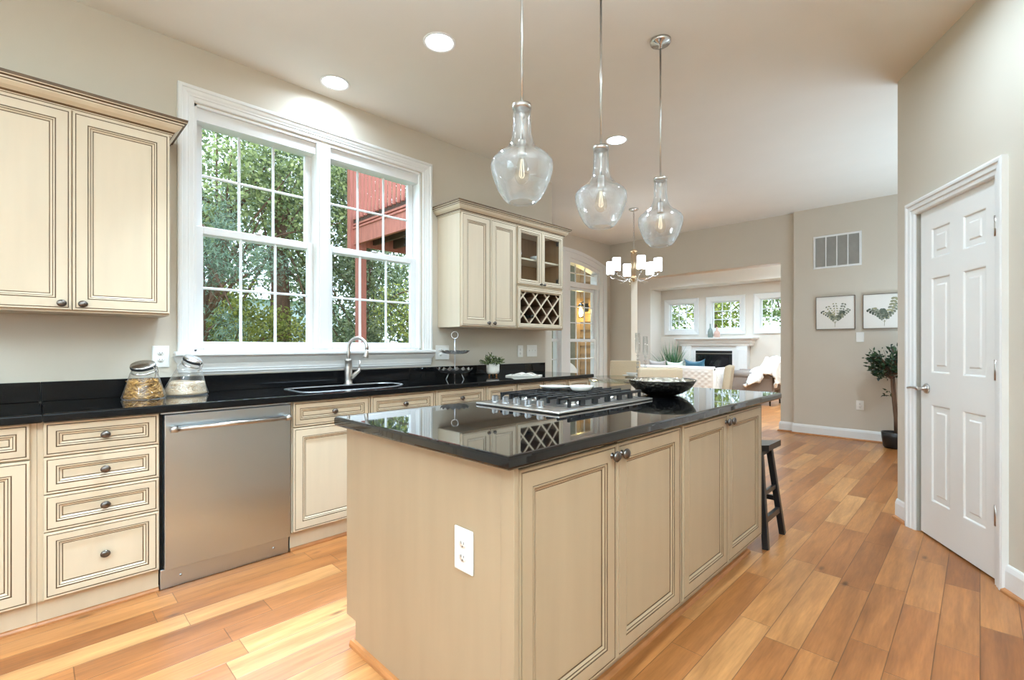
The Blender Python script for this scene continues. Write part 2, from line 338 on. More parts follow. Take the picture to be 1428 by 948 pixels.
# ------------------------------------------------------------------ mesh builder
class MB:
    def __init__(s):
        s.v = []; s.f = []; s.m = []; s.s = []
    def add(s, vs, fs, mat=0, smooth=False):
        o = len(s.v); s.v += [tuple(p) for p in vs]
        for i, f in enumerate(fs):
            s.f.append([o + k for k in f]); s.m.append(mat[i] if isinstance(mat, list) else mat); s.s.append(smooth)
    def box(s, x0, y0, z0, x1, y1, z1, mat=0, bev=0., seg=2, T=None):
        x0, x1 = sorted((x0, x1)); y0, y1 = sorted((y0, y1)); z0, z1 = sorted((z0, z1))
        if not bev:
            vs = [(x, y, z) for z in (z0, z1) for y in (y0, y1) for x in (x0, x1)]
            fs = [(0, 2, 3, 1), (4, 5, 7, 6), (0, 1, 5, 4), (2, 6, 7, 3), (0, 4, 6, 2), (1, 3, 7, 5)]
            sm = False
        else:
            bm = bmesh.new(); bmesh.ops.create_cube(bm, size=1)
            for v in bm.verts:
                v.co = Vector(((x0 + x1) / 2 + v.co.x * (x1 - x0), (y0 + y1) / 2 + v.co.y * (y1 - y0), (z0 + z1) / 2 + v.co.z * (z1 - z0)))
            bmesh.ops.bevel(bm, geom=bm.edges[:], offset=bev, segments=seg, affect='EDGES', profile=.5)
            bm.verts.index_update()
            vs = [v.co.copy() for v in bm.verts]; fs = [[v.index for v in f.verts] for f in bm.faces]; bm.free(); sm = seg > 2
        if T is not None: vs = [T @ Vector(p) for p in vs]
        s.add(vs, fs, mat, sm)
    def obb(s, a, b, w, h, mat=0, up=(0, 0, 1), bev=0.):
        """bar from a to b, w wide, h high (towards up)"""
        a, b, up = Vector(a), Vector(b), Vector(up); d = (b - a); L = d.length; d.normalize()
        sd = d.cross(up)
        if sd.length < 1e-5: sd = d.cross(Vector((0, 1, 0)))
        sd.normalize(); u = sd.cross(d)
        T = Matrix(((sd.x, d.x, u.x, a.x), (sd.y, d.y, u.y, a.y), (sd.z, d.z, u.z, a.z), (0, 0, 0, 1)))
        s.box(-w / 2, 0, -h / 2, w / 2, L, h / 2, mat, bev, 2, T)
    def lathe(s, prof, c=(0, 0, 0), n=32, mat=0, T=None, smooth=True, capb=False, capt=False, sx=1., sy=1.):
        vs = []; fs = []
        for r, z in prof:
            for k in range(n):
                a = 2 * PI * k / n; vs.append((r * math.cos(a) * sx, r * math.sin(a) * sy, z))
        for i in range(len(prof) - 1):
            for k in range(n):
                k2 = (k + 1) % n; fs.append((i * n + k, i * n + k2, (i + 1) * n + k2, (i + 1) * n + k))
        if capb: fs.append(tuple(range(n))[::-1])
        if capt: fs.append(tuple(range((len(prof) - 1) * n, len(prof) * n)))
        vs = [Vector(p) for p in vs]
        if T is not None: vs = [T @ p for p in vs]
        vs = [p + Vector(c) for p in vs]
        s.add(vs, fs, mat, smooth)
    def tube(s, pts, r, n=8, mat=0, smooth=True, caps=True):
        pts = [Vector(p) for p in pts]; rs = r if isinstance(r, (list, tuple)) else [r] * len(pts)
        vs = []; fs = []; prev = None
        for i, p in enumerate(pts):
            d = (pts[min(i + 1, len(pts) - 1)] - pts[max(i - 1, 0)]).normalized()
            if prev is None:
                u = d.cross(Vector((0, 0, 1)))
                if u.length < 1e-4: u = Vector((1, 0, 0))
            else:
                u = prev - d * prev.dot(d)
            u.normalize(); w = d.cross(u); prev = u
            for k in range(n):
                a = 2 * PI * k / n; vs.append(p + (u * math.cos(a) + w * math.sin(a)) * rs[i])
        for i in range(len(pts) - 1):
            for k in range(n):
                k2 = (k + 1) % n; fs.append((i * n + k, i * n + k2, (i + 1) * n + k2, (i + 1) * n + k))
        if caps:
            fs.append(tuple(range(n))[::-1]); fs.append(tuple(range((len(pts) - 1) * n, len(pts) * n)))
        s.add(vs, fs, mat, smooth)
    def sphere(s, c, rx, ry=None, rz=None, mat=0, n=16, m=10):
        ry = ry or rx; rz = rz or rx
        prof = [(max(1e-4, math.sin(PI * i / m)), -math.cos(PI * i / m)) for i in range(m + 1)]
        s.lathe(prof, c, n, mat, Matrix.Diagonal((rx, ry, rz, 1)))
    def rings(s, O, U, V, N, w, h, prof, cap=True, capmat=0, sides=(1, 1, 1, 1), back=True):
        """nested rectangles: prof = [(inset, height, mat of the strip leading here)]; sides: bottom, right, top, left"""
        O, U, V, N = Vector(O), Vector(U), Vector(V), Vector(N)
        R = []
        for ins, ht, *_ in prof:
            R.append([O + U * a + V * b + N * ht for a, b in ((ins, ins if sides[0] else 0), (w - ins, ins if sides[0] else 0), (w - ins, h - ins), (ins, h - ins))])
        for i in range(len(prof) - 1):
            for k in range(4):
                if sides[k]:
                    k2 = (k + 1) % 4
                    s.add([R[i][k], R[i][k2], R[i + 1][k2], R[i + 1][k]], [(0, 1, 2, 3)], prof[i + 1][2] if len(prof[i + 1]) > 2 else 0)
        if cap: s.add(R[-1], [(0, 1, 2, 3)], capmat)
        if back and cap: s.add(R[0], [(3, 2, 1, 0)], 0)
    def sweep(s, path, prof, closed=False, mat=0, mats=None, endcaps=True):
        """profile (out, z) along a 2-D path; 'out' is to the right of travel"""
        P = [Vector(p) for p in path]; n = len(P); rows = []
        for i in range(n):
            segs = []
            if i > 0 or closed: segs.append((P[i] - P[i - 1]).normalized())
            if i < n - 1 or closed: segs.append((P[(i + 1) % n] - P[i]).normalized())
            ns = [Vector((d.y, -d.x)) for d in segs]
            mv = ns[0] if len(ns) == 1 else (ns[0] + ns[1]) / (1 + ns[0].dot(ns[1]))
            rows.append([(P[i].x + mv.x * o, P[i].y + mv.y * o, z) for o, z in prof])
        k = len(prof)
        vs = [p for r in rows for p in r]; fs = []; ms = []
        for i in range(n if closed else n - 1):
            j = (i + 1) % n
            for q in range(k - 1):
                fs.append((i * k + q, i * k + q + 1, j * k + q + 1, j * k + q)); ms.append(mats[q] if mats else mat)
        if not closed and endcaps:
            fs.append(tuple(range(k))); fs.append(tuple(range((n - 1) * k, n * k))[::-1]); ms += [mat, mat]
        s.add(vs, fs, ms)
    def build(s, name, mats, parent=None, recalc=True, root=None):
        me = bpy.data.meshes.new(name)
        off = Vector((0, 0, 0)); q = parent
        while q is not None:
            off += q.location; q = q.parent
        me.from_pydata([(p[0] - off.x, p[1] - off.y, p[2] - off.z) for p in s.v], [], s.f)
        if not isinstance(mats, (list, tuple)): mats = [mats]
        for mm in mats: me.materials.append(mm)
        me.polygons.foreach_set('material_index', s.m)
        me.polygons.foreach_set('use_smooth', s.s)
        if recalc:
            bm = bmesh.new(); bm.from_mesh(me); bmesh.ops.recalc_face_normals(bm, faces=bm.faces[:]); bm.to_mesh(me); bm.free()
        me.update()
        o = bpy.data.objects.new(name, me); COL.objects.link(o)
        if parent is not None: o.parent = parent
        return o

def root(name, loc, label=None, cat=None, group=None, kind=None):
    o = bpy.data.objects.new(name, None); o.empty_display_size = .1
    COL.objects.link(o); o.location = loc
    return tag(o, label, cat, group, kind)

def tag(o, label=None, cat=None, group=None, kind=None):
    if label: o['label'] = label
    if cat: o['category'] = cat
    if group: o['group'] = group
    if kind: o['kind'] = kind
    return o

def copy_tree(o, parent=None):
    c = o.copy(); COL.objects.link(c)
    if parent is not None: c.parent = parent
    for ch in list(o.children):
        if ch.type != 'LIGHT': copy_tree(ch, c)
    return c

def struct(mb, name, mats, label=None):
    o = mb.build(name, mats); o['kind'] = 'structure'
    if label: o['label'] = label
    return o

# ------------------------------------------------------------------ setting: shell
ZC = 3.04
XW = -3.44                 # window wall
m = MB()
m.box(XW - .16, -3.1, -.12, 3.0, 7.6, 0); m.box(-5.0, 4.13, -.12, XW - .16, 7.6, 0); m.box(-7.4, 7.6, -.12, 1.0, 13.2, 0)
struct(m, 'floor', M['floor'], 'honey brown hardwood plank floor')
m = MB()
m.box(XW - .16, -3.1, ZC, 3.0, 7.66, ZC + .15); m.box(-5.0, 4.0, ZC, XW - .16, 7.66, ZC + .15)
struct(m, 'ceiling', M['ceil'], 'smooth pale ceiling of kitchen and dining area')
m = MB(); m.box(-7.4, 7.66, 3.25, 1.0, 13.2, 3.4); struct(m, 'ceiling_family', M['ceil'])

def wall_x(mb, x0, x1, ya, yb, za, zb, holes):
    """wall slab between x0,x1 with rectangular holes (y0,y1,z0,z1)"""
    y = ya
    for (h0, h1, z0, z1) in sorted(holes):
        mb.box(x0, y, za, x1, h0, zb); mb.box(x0, h0, za, x1, h1, z0); mb.box(x0, h0, z1, x1, h1, zb); y = h1
    mb.box(x0, y, za, x1, yb, zb)
def wall_y(mb, y0, y1, xa, xb, za, zb, holes):
    x = xa
    for (h0, h1, z0, z1) in sorted(holes):
        mb.box(x, y0, za, h0, y1, zb)
        if z0 > za: mb.box(h0, y0, za, h1, y1, z0)
        mb.box(h0, y0, z1, h1, y1, zb); x = h1
    mb.box(x, y0, za, xb, y1, zb)

WO = (.705, 2.365, 1.165, 2.69)
m = MB(); wall_x(m, XW - .16, XW, -3.1, 4.13, 0, ZC, [WO]); struct(m, 'wall_left', M['wall'], 'greige wall with the sink window')
# dining bay: return wall + window wall with arched opening
AY, AR2 = 6.12, 7.3
def arch(y, top): return top - (y - AY) ** 2 / AR2
A0, A1, AZ0, AT = 5.14, 7.10, .35, 2.665
m = MB()
m.box(-4.99, 4.0, 0, XW - .16, 4.13, ZC)
struct(m, 'wall_dining_return', M['wall'])
m = MB()
m.box(-4.99, 4.13, 0, -4.83, A0, ZC); m.box(-4.99, A1, 0, -4.83, 7.6, ZC); m.box(-4.99, A0, 0, -4.83, A1, AZ0)
n = 24
for i in range(n):
    ya, yb = A0 + (A1 - A0) * i / n, A0 + (A1 - A0) * (i + 1) / n
    za, zb = arch(ya, AT), arch(yb, AT)
    m.add([(x, y, z) for x in (-4.83, -4.99) for y, z in ((ya, za), (yb, zb), (yb, ZC), (ya, ZC))],
          [(0, 1, 2, 3), (7, 6, 5, 4), (0, 4, 5, 1), (2, 6, 7, 3)])
struct(m, 'wall_dining', M['wall'], 'greige dining wall around the arched window')
YF, YB = 7.38, 7.45
m = MB(); wall_y(m, YB, 7.66, -4.99, -1.83, 0, ZC, [(-4.39, -2.01, 0, 2.375)]); m.box(-1.83, YF, 0, 3.0, 7.66, ZC)
struct(m, 'wall_back', M['wall'], 'greige back wall with wide opening to the living room')
# angled pantry wall
CW = Vector((-.41, 4.25)); UW = Vector((.4910, -.8711)); NW = Vector((-.8711, -.4910))
def wp(s_, z, out=0.): q = CW + UW * s_ + NW * out; return (q.x, q.y, z)
TW = Matrix(((UW.x, -NW.x, 0, CW.x), (UW.y, -NW.y, 0, CW.y), (0, 0, 1, 0), (0, 0, 0, 1)))   # local x along wall, y into wall, z up
m = MB()
for (a, b, z0, z1) in ((0, .235, 0, ZC), (.99, 1.95, 0, ZC), (.235, .99, 2.085, ZC)):
    m.box(a, 0, z0, b, .12, z1, T=TW)
q = wp(0, 0); m.box(q[0] + .003, q[1] - .0, 0, 1.6, q[1] + .05, ZC)
struct(m, 'wall_pantry', M['wall'], 'angled greige pantry wall around the white door')
m = MB(); q = wp(1.95, 0)
m.box(q[0], q[1] - .1, 0, 3.0, q[1] + .06, ZC); m.box(2.8, -3.1, 0, 2.95, q[1], .7); m.box(2.8, -3.1, 2.35, 2.95, q[1], ZC)
m.box(2.8, -3.1, .7, 2.95, -2.6, 2.35); m.box(2.8, -1.5, .7, 2.95, q[1], 2.35); m.box(2.8, q[1], 0, 2.95, YF, ZC)
struct(m, 'wall_right', M['wall'])
m = MB(); wall_y(m, -3.1, -2.98, XW - .16, 3.0, 0, ZC, [(-2.2, -.9, .9, 2.1)]); struct(m, 'wall_rear', M['wall'])
# living room shell
m = MB()
m.box(-7.4, 12.2, 0, -6.58, 13.2, 3.25); m.box(-6.58, 12.2, 2.78, -2.2, 12.99, 3.25); m.box(-2.2, 12.2, 0, 1.0, 13.2, 3.25)
W3 = [(-6.34, -5.60, 1.63, 2.40), (-5.14, -4.40, 1.63, 2.40), (-3.94, -3.20, 1.63, 2.40)]
wall_y(m, 12.83, 12.99, -6.58, -2.2, 0, 3.25, W3)
struct(m, 'wall_family_far', M['wall2'], 'pale wall recess behind the fireplace')
m = MB(); m.box(-7.5, 7.66, 0, -7.25, 13.2, 3.25); m.box(1.0, 7.66, 0, 1.15, 13.2, 3.25); struct(m, 'wall_family_side', M['wall2'])
# outside wall of the living room, lap siding seen through the arched window
m = MB(); m.box(-5.62, 7.62, -.4, -4.99, 7.70, 3.1)
for i in range(22):
    z = -.35 + i * .155
    m.add([(x, y, zz) for x in (-5.60, -4.99) for y, zz in ((7.62, z + .155), (7.59, z), (7.62, z))], [(0, 1, 4, 3), (1, 2, 5, 4), (0, 2, 1), (3, 4, 5)])
struct(m, 'wall_porch', M['siding'], 'tan lap siding on the porch wall')
m = MB(); m.box(-5.72, 7.585, -.4, -5.60, 7.72, 3.1); struct(m, 'trim_porch_corner', M['siding'])
m = MB(); m.box(-8.6, 8.3, -.4, -5.76, 8.4, 3.1); struct(m, 'wall_added_screen', M['screen'])  # added grey wall that hides the bright outdoors behind the arched window
m = MB(); m.box(-40, -20, -.5, 12, 45, -.4); struct(m, 'ground', M['lawn'], 'green lawn outside the windows')

# header underside trim of the opening
BASEP = [(0, 0), (.016, 0), (.016, .105), (.012, .118), (.009, .128), (.004, .135), (0, .135)]
SHOEP = [(.016, 0), (.034, 0), (.033, .009), (.027, .016), (.016, .020)]
def baseboard(name, path):
    m = MB(); m.sweep(path, BASEP); struct(m, name, M['white'])
    m = MB(); m.sweep(path, SHOEP); struct(m, name.replace('baseboard', 'trim') + '_shoe', M['shoe'])
baseboard('baseboard_back', [(-2.01, 7.60), (-2.01, YB), (-1.83, YB), (-1.83, YF), (1.0, YF)])
baseboard('baseboard_dining', [(-4.83, 4.2), (-4.83, YB), (-4.39, YB), (-4.39, 7.6)])
q0 = wp(0, 0); q1 = wp(.155, 0)
baseboard('baseboard_pantry_left', [(q0[0], q0[1]), (q1[0], q1[1])])
q0 = wp(1.035, 0); q1 = wp(1.95, 0)
baseboard('baseboard_pantry_right', [(q0[0], q0[1]), (q1[0], q1[1])])

# ------------------------------------------------------------------ window 1 (kitchen twin double hung)
def sash(parent, name, X, ax, a0, a1, z0, z1, gl, cols, rows, st=.045, th=.035, mun=.016, topz=None):
    """sash in the plane ax ('x' or 'y') at X: frame, muntins (one mesh) and a pane child"""
    m = MB()
    def bx(p0, p1, q0, q1, t0, t1):
        if ax == 'x': m.box(X + t0, p0, q0, X + t1, p1, q1, bev=.004, seg=1)
        else: m.box(p0, X + t0, q0, p1, X + t1, q1, bev=.004, seg=1)
    bx(a0, a0 + st, z0, z1, -th / 2, th / 2); bx(a1 - st, a1, z0, z1, -th / 2, th / 2)
    bx(a0 + st, a1 - st, z0, z0 + st, -th / 2, th / 2); bx(a0 + st, a1 - st, z1 - st, z1, -th / 2, th / 2)
    g0, g1, h0, h1 = a0 + st, a1 - st, z0 + st, z1 - st
    for i in range(1, cols):
        c = g0 + (g1 - g0) * i / cols; bx(c - mun / 2, c + mun / 2, h0, h1, -.008, .010)
    for j in range(1, rows):
        c = h0 + (h1 - h0) * j / rows; bx(g0, g1, c - mun / 2, c + mun / 2, -.007, .009)
    o = m.build(name, M['vinyl'], parent)
    g = MB()
    if ax == 'x': g.add([(X, g0, h0), (X, g1, h0), (X, g1, h1), (X, g0, h1)], [(0, 1, 2, 3)])
    else: g.add([(g0, X, h0), (g1, X, h0), (g1, X, h1), (g0, X, h1)], [(0, 1, 2, 3)])
    g.build('pane', gl, o)
    return o

CASP = [(0, 0, 0), (0, .030, 0), (.008, .034, 0), (.020, .034, 0), (.024, .027, 0), (.040, .025, 0), (.052, .019, 0), (.060, .019, 0), (.064, .015, 0), (.082, .013, 0), (.088, .007, 0), (.088, 0, 0)]
w1 = root('window_1', (XW, 1.535, 1.165), 'white twin double hung window over the sink', None, None, 'structure')
m = MB()
m.rings((XW, .617, 1.165), (0, 1, 0), (0, 0, 1), (1, 0, 0), 1.851, 2.785 - 1.165, CASP, cap=False, sides=(0, 1, 1, 1))
m.build('casing', M['white'], w1)
m = MB()   # jamb box and centre mullion
m.box(XW - .155, WO[0], WO[2], XW + .002, WO[0] + .014, WO[3]); m.box(XW - .155, WO[1] - .014, WO[2], XW + .002, WO[1], WO[3])
m.box(XW - .155, WO[0], WO[3] - .014, XW + .002, WO[1], WO[3]); m.box(XW - .155, WO[0], WO[2], XW + .002, WO[1], WO[2] + .012)
m.build('jamb', M['white'], w1)
m = MB(); m.box(XW - .15, 1.462, WO[2] + .012, XW + .006, 1.566, WO[3] - .014, bev=.006); m.box(XW - .1, 1.478, WO[2] + .012, XW + .016, 1.55, WO[3] - .014, bev=.006)
m.build('mullion', M['white'], w1)
m = MB()
m.box(XW - .03, .600, 1.137, XW + .062, 2.485, 1.165, bev=.008, seg=3)
m.build('stool', M['white'], w1)
m = MB(); m.sweep([(XW, .635), (XW + .001, .635), (XW + .001, 2.452), (XW, 2.452)], [(0, 1.022), (.004, 1.022), (.006, 1.030), (.012, 1.038), (.013, 1.048), (.016, 1.055), (.018, 1.09), (.034, 1.120), (.040, 1.137), (0, 1.137)])
m.build('apron', M['white'], w1)
for (a0, a1) in ((.719, 1.468), (1.560, 2.351)):
    sash(w1, 'upper_sash', XW - .115, 'x', a0, a1, 1.905, 2.672, M['pane'], 3, 2, .05)
    sash(w1, 'lower_sash', XW - .075, 'x', a0, a1, 1.177, 1.955, M['pane'], 3, 2, .048)
    m = MB(); m.box(XW - .135, a0, 2.60, XW - .02, a1, 2.676); m.build('head_stop', M['vinyl'], w1)
    m = MB(); m.box(XW - .066, (a0 + a1) / 2 - .02, 1.955, XW - .05, (a0 + a1) / 2 + .02, 1.968, bev=.004); m.build('sash_lock', M['vinyl'], w1)

# ------------------------------------------------------------------ window 2 (arched dining window)
w2 = root('window_2', (-4.83, AY, AZ0), 'arched white dining window with grilles', None, None, 'structure')
m = MB()
def arch_strip(mb, ya, yb, t0, t1, xa, xb, n=20):
    for i in range(n):
        y0, y1 = ya + (yb - ya) * i / n, ya + (yb - ya) * (i + 1) / n
        mb.add([(x, y, z) for x in (xa, xb) for y, z in ((y0, arch(y0, t0)), (y1, arch(y1, t0)), (y1, arch(y1, t1)), (y0, arch(y0, t1)))],
               [(0, 1, 2, 3), (7, 6, 5, 4), (0, 4, 5, 1), (2, 6, 7, 3), (0, 3, 7, 4), (1, 5, 6, 2)])
CW_ = .235
m.box(-4.83, A1 - .01, AZ0 - .1, -4.805, A1 + CW_ - .03, arch(A1 + CW_ - .03, AT + .14)); m.box(-4.83, A0 - CW_ + .03, AZ0 - .1, -4.805, A0 + .01, arch(A0 - CW_ + .03, AT + .14))
m.box(-4.83, A1 + .09, AZ0 - .1, -4.793, A1 + CW_ - .03, arch(A1 + CW_ - .03, AT + .13)); m.box(-4.83, A0 - CW_ + .03, AZ0 - .1, -4.793, A0 - .09, arch(A0 - CW_ + .03, AT + .13))
arch_strip(m, A0 - CW_ + .03, A1 + CW_ - .03, AT - .01, AT + .14, -4.83, -4.8062); arch_strip(m, A0 - CW_ + .03, A1 + CW_ - .03, AT + .085, AT + .14, -4.83, -4.7941)
m.build('casing', M['white'], w2)
m = MB(); m.box(-4.98, AY - .115, AZ0, -4.80, AY + .115, arch(AY, AT) - .001); m.build('mullion', M['white'], w2)
m = MB(); m.box(-4.97, A0, 2.185, -4.815, A1, 2.265)
m.box(-4.97, A1 - .06, AZ0, -4.83, A1, 2.46); m.box(-4.97, A0, AZ0, -4.83, A0 + .06, 2.46); arch_strip(m, A0, A1, AT - .075, AT, -4.97, -4.83)
m.build('frame', M['white'], w2)
m = MB(); m.box(-4.97, A0, AZ0 - .04, -4.75, A1, AZ0 + .01); m.build('stool', M['white'], w2)
for (a0, a1) in ((5.20, AY - .115), (AY + .115, 7.04)):
    sash(w2, 'upper_sash', -4.90, 'x', a0, a1, 1.265, 2.185, M['pane'], 3, 3, .05, mun=.018)
    sash(w2, 'lower_sash', -4.87, 'x', a0, a1, AZ0 + .01, 1.315, M['pane'], 3, 3, .05, mun=.018)
    m = MB()
    for k in (1, 2):
        y = a0 + (a1 - a0) * k / 3; m.box(-4.91, y - .009, 2.265, -4.892, y + .009, arch(y, AT - .07))
    m.box(-4.91, a0, 2.42, -4.892, a1, 2.438)
    t = m.build('transom_grille', M['vinyl'], w2)
    g = MB(); k = 10
    for i in range(k):
        y0, y1 = a0 + (a1 - a0) * i / k, a0 + (a1 - a0) * (i + 1) / k
        g.add([(-4.90, y0, 2.265), (-4.90, y1, 2.265), (-4.90, y1, arch(y1, AT - .07)), (-4.90, y0, arch(y0, AT - .07))], [(0, 1, 2, 3)])
    g.build('pane', M['pane'], t)

# ------------------------------------------------------------------ living room windows
for i, (a, b, z0, z1) in enumerate(W3):
    w = root('window_%d' % (3 + i), ((a + b) / 2, 12.83, z0), 'small white living room window, %s above the mantel' % ('left', 'middle', 'right')[i], None, None, 'structure')
    m = MB()
    m.rings((a - .13, 12.83, z0 - .13), (1, 0, 0), (0, 0, 1), (0, -1, 0), b - a + .26, z1 - z0 + .24, [(0, 0, 0), (0, .035, 0), (.02, .04, 0), (.10, .02, 0), (.132, .015, 0), (.132, -.10, 0)], cap=False)
    m.build('casing', M['white'], w)
    sash(w, 'sash', 12.91, 'y', a + .002, b - .002, z0 + .002, z1 - .01, M['pane'], 3, 3, .045, mun=.022)

# ------------------------------------------------------------------ door 1 (six panel)
d1 = root('door_1', wp(.61, 0), 'white six panel pantry door on the right', None, None, 'structure')
m = MB()   # casing, three sides (on wall plane, local)
O = Vector(wp(.152, -.09, 0)); Uv = Vector((UW.x, UW.y, 0)); Nv = Vector((NW.x, NW.y, 0))
m.rings(O, Uv, (0, 0, 1), Nv, .886, 2.135 + .09, [(0, 0, 0), (0, .028, 0), (.010, .031, 0), (.022, .030, 0), (.027, .024, 0), (.050, .021, 0), (.056, .015, 0), (.075, .012, 0), (.083, .006, 0), (.083, -.12, 0)], cap=False, sides=(0, 1, 1, 1))
m.build('casing', M['white'], d1)
m = MB()
m.box(.262, .020, .012, .968, .055, 2.058, T=TW)
slab = m.build('slab', M['door'], d1)
m = MB()
PR = [(0, 0, 0), (.006, -.001, 0), (.020, -.017, 0), (.030, -.017, 0), (.054, -.003, 0)]
def slabface():
    cols = ((.37, .56), (.67, .86)); rowsz = ((.235, .838), (1.03, 1.622), (1.735, 1.928))
    xs = [.262] + [v for c in cols for v in c] + [.968]; zs = [.012] + [v for r in rowsz for v in r] + [2.058]
    for i in range(len(xs) - 1):
        for j in range(len(zs) - 1):
            p = [TW @ Vector((x, .012, z)) for x, z in ((xs[i], zs[j]), (xs[i + 1], zs[j]), (xs[i + 1], zs[j + 1]), (xs[i], zs[j + 1]))]
            if i % 2 == 1 and j % 2 == 1:
                m.rings(p[0], Uv, (0, 0, 1), Nv, xs[i + 1] - xs[i], zs[j + 1] - zs[j], PR, cap=True, back=False)
            else: m.add(p, [(0, 1, 2, 3)])
    c = [TW @ Vector(v) for v in ((.262, .012, .012), (.968, .012, .012), (.968, .012, 2.058), (.262, .012, 2.058), (.262, .02, .012), (.968, .02, .012), (.968, .02, 2.058), (.262, .02, 2.058))]
    m.add(c, [(0, 4, 5, 1), (1, 5, 6, 2), (2, 6, 7, 3), (3, 7, 4, 0)])
slabface(); m.build('panel_face', M['door'], slab, recalc=False)
for z in (.30, 1.03, 1.755):
    m = MB(); m.box(.955, -.004, z, .972, .02, z + .095, T=TW)
    cc = TW @ Vector((.968, -.010, z - .004)); m.tube([cc, cc + Vector((0, 0, .103))], .0075, 10)
    m.build('hinge', M['nickel'], d1)
m = MB()
c = TW @ Vector((.325, .012, .93)); Tn = Matrix.Translation(c) @ Nv.to_track_quat('Z', 'Y').to_matrix().to_4x4()
m.lathe([(.001, 0), (.031, 0), (.031, .006), (.026, .011), (.012, .013), (.011, .045), (.014, .050), (.012, .058), (.001, .060)], n=24, T=Tn)
a = c + Nv * .050
m.tube([a, a - Uv * .03 + Vector((0, 0, .002)), a - Uv * .075 + Vector((0, 0, .002)), a - Uv * .115 - Vector((0, 0, .006))], [.0095, .009, .008, .007], 10)
m.build('lever_handle', M['nickel'], d1)

# ------------------------------------------------------------------ cabinet fronts
def prof_door(st, t=.02):
    return [(0, 0, 0), (0, t - .004, 0), (.003, t, 0), (.0095, t, 0), (.0100, t - .0022, 1), (.0132, t - .0022, 1), (.0140, t, 0),
            (st, t - .0005, 0), (st + .0006, t - .003, 1), (st + .0038, t - .003, 1), (st + .0052, t - .001, 0), (st + .010, t - .003, 0),
            (st + .0104, t - .005, 1), (st + .0128, t - .005, 1), (st + .020, t - .009, 0), (st + .0204, t - .0115, 1), (st + .0232, t - .0115, 1), (st + .0245, t - .0105, 0)]
X_ = Vector((1, 0, 0)); Y_ = Vector((0, 1, 0)); Z_ = Vector((0, 0, 1))
def front(name, parent, x, y0, y1, z0, z1, st=.052, glass=False, paint='cream'):
    """door or drawer front facing +x whose back lies at x"""
    m = MB(); P = prof_door(st)
    if glass: P = P[:-1] + [(st + .024, .004, 0), (st + .024, 0, 0)]
    m.rings((x, y0, z0), Y_, Z_, X_, y1 - y0, z1 - z0, P, cap=not glass)
    o = m.build(name, [M[paint], M['glaze']], parent, recalc=not glass)
    if glass:
        g = MB(); i = st + .020; g.add([(x + .006, y0 + i, z0 + i), (x + .006, y1 - i, z0 + i), (x + .006, y1 - i, z1 - i), (x + .006, y0 + i, z1 - i)], [(0, 1, 2, 3)])
        g.build('glass', M['pane'], o)
    return o
def knob(parent, x, y, z, s=1.):
    m = MB()
    T = Matrix.Translation((x, y, z)) @ Matrix.Rotation(PI / 2, 4, 'Y')
    m.lathe([(.001, 0), (.0095 * s, 0), (.0095 * s, .002), (.0055 * s, .004), (.0050 * s, .012), (.0095 * s, .015), (.0158 * s, .019), (.0165 * s, .0225), (.0130 * s, .0275), (.0065 * s, .030), (.001, .0305)], n=20, T=T, sy=1.12)
    return m.build('knob', M['pewter'], parent)

XC = -2.85   # carcass front of the wall run
def base_body(r, y0, y1, back=XW + .003, hollow_top=False):
    m = MB()
    if hollow_top:
        m.box(back, y0, .11, XC, y1, .66); m.box(XC - .018, y0, .66, XC, y1, .874); m.box(back, y0, .66, XC - .018, y0 + .018, .874); m.box(back, y1 - .018, .66, XC - .018, y1, .874)
    else: m.box(back, y0, .11, XC, y1, .874)
    m.build('carcass', M['cream'], r)
    m = MB(); m.box(back, y0, 0, XC - .02, y1, .11); m.build('toe_kick', M['cream'], r)
    m = MB(); m.sweep([(XC - .02, y0), (XC - .02, y1)], [(0, 0), (.016, 0), (.015, .008), (.010, .016), (0, .018)]); m.build('shoe_moulding', M['shoe'], r)
G = 'cream base cabinets along the window wall'
# far left unit
r = root('base_cabinet', (XC, -.3, 0), 'cream base cabinet with one drawer over a door, cut off by the left picture edge', 'cabinet', G)
base_body(r, -.62, .018)
d = front('drawer', r, XC, -.60, -.002, .725, .873, .038); knob(d, XC + .018, -.30, .80)
d = front('door', r, XC, -.60, -.002, .115, .718); knob(d, XC + .018, -.575, .66)
# drawer stack
r = root('drawer_cabinet', (XC, .235, 0), 'cream cabinet of four stacked drawers left of the dishwasher', 'cabinet', G)
base_body(r, .019, .440)
for (z0, z1) in ((.726, .872), (.565, .722), (.404, .561), (.117, .400)):
    d = front('drawer', r, XC, .038, .436, z0, z1, .038); knob(d, XC + .018 - .009 * (z1 - z0 > .2), .238, (z0 + z1) / 2)
# right of the dishwasher
r = root('sink_cabinet', (XC, 1.57, 0), 'cream sink base cabinet right of the dishwasher, partly behind the island', 'cabinet', G)
base_body(r, 1.062, 2.076, hollow_top=True)
for (y0, y1) in ((1.068, 1.553), (1.563, 2.068)):
    d = front('drawer', r, XC, y0, y1, .726, .872, .038); knob(d, XC + .018, (y0 + y1) / 2, .80)
    d = front('door', r, XC, y0, y1, .117, .720); knob(d, XC + .018, y1 - .03 if y0 < 1.5 else y0 + .03, .66)
r = root('base_cabinet', (XC, 2.32, 0), 'cream base cabinet with a single drawer below the tiered tray', 'cabinet', G)
base_body(r, 2.077, 2.574)
d = front('drawer', r, XC, 2.085, 2.560, .726, .872, .038); knob(d, XC + .018, 2.32, .80)
d = front('door', r, XC, 2.085, 2.560, .117, .720); knob(d, XC + .018, 2.53, .66)
r = root('base_cabinet', (XC, 2.93, 0), 'cream base cabinet with paired drawers below the potted plant', 'cabinet', G)
base_body(r, 2.575, 3.279)
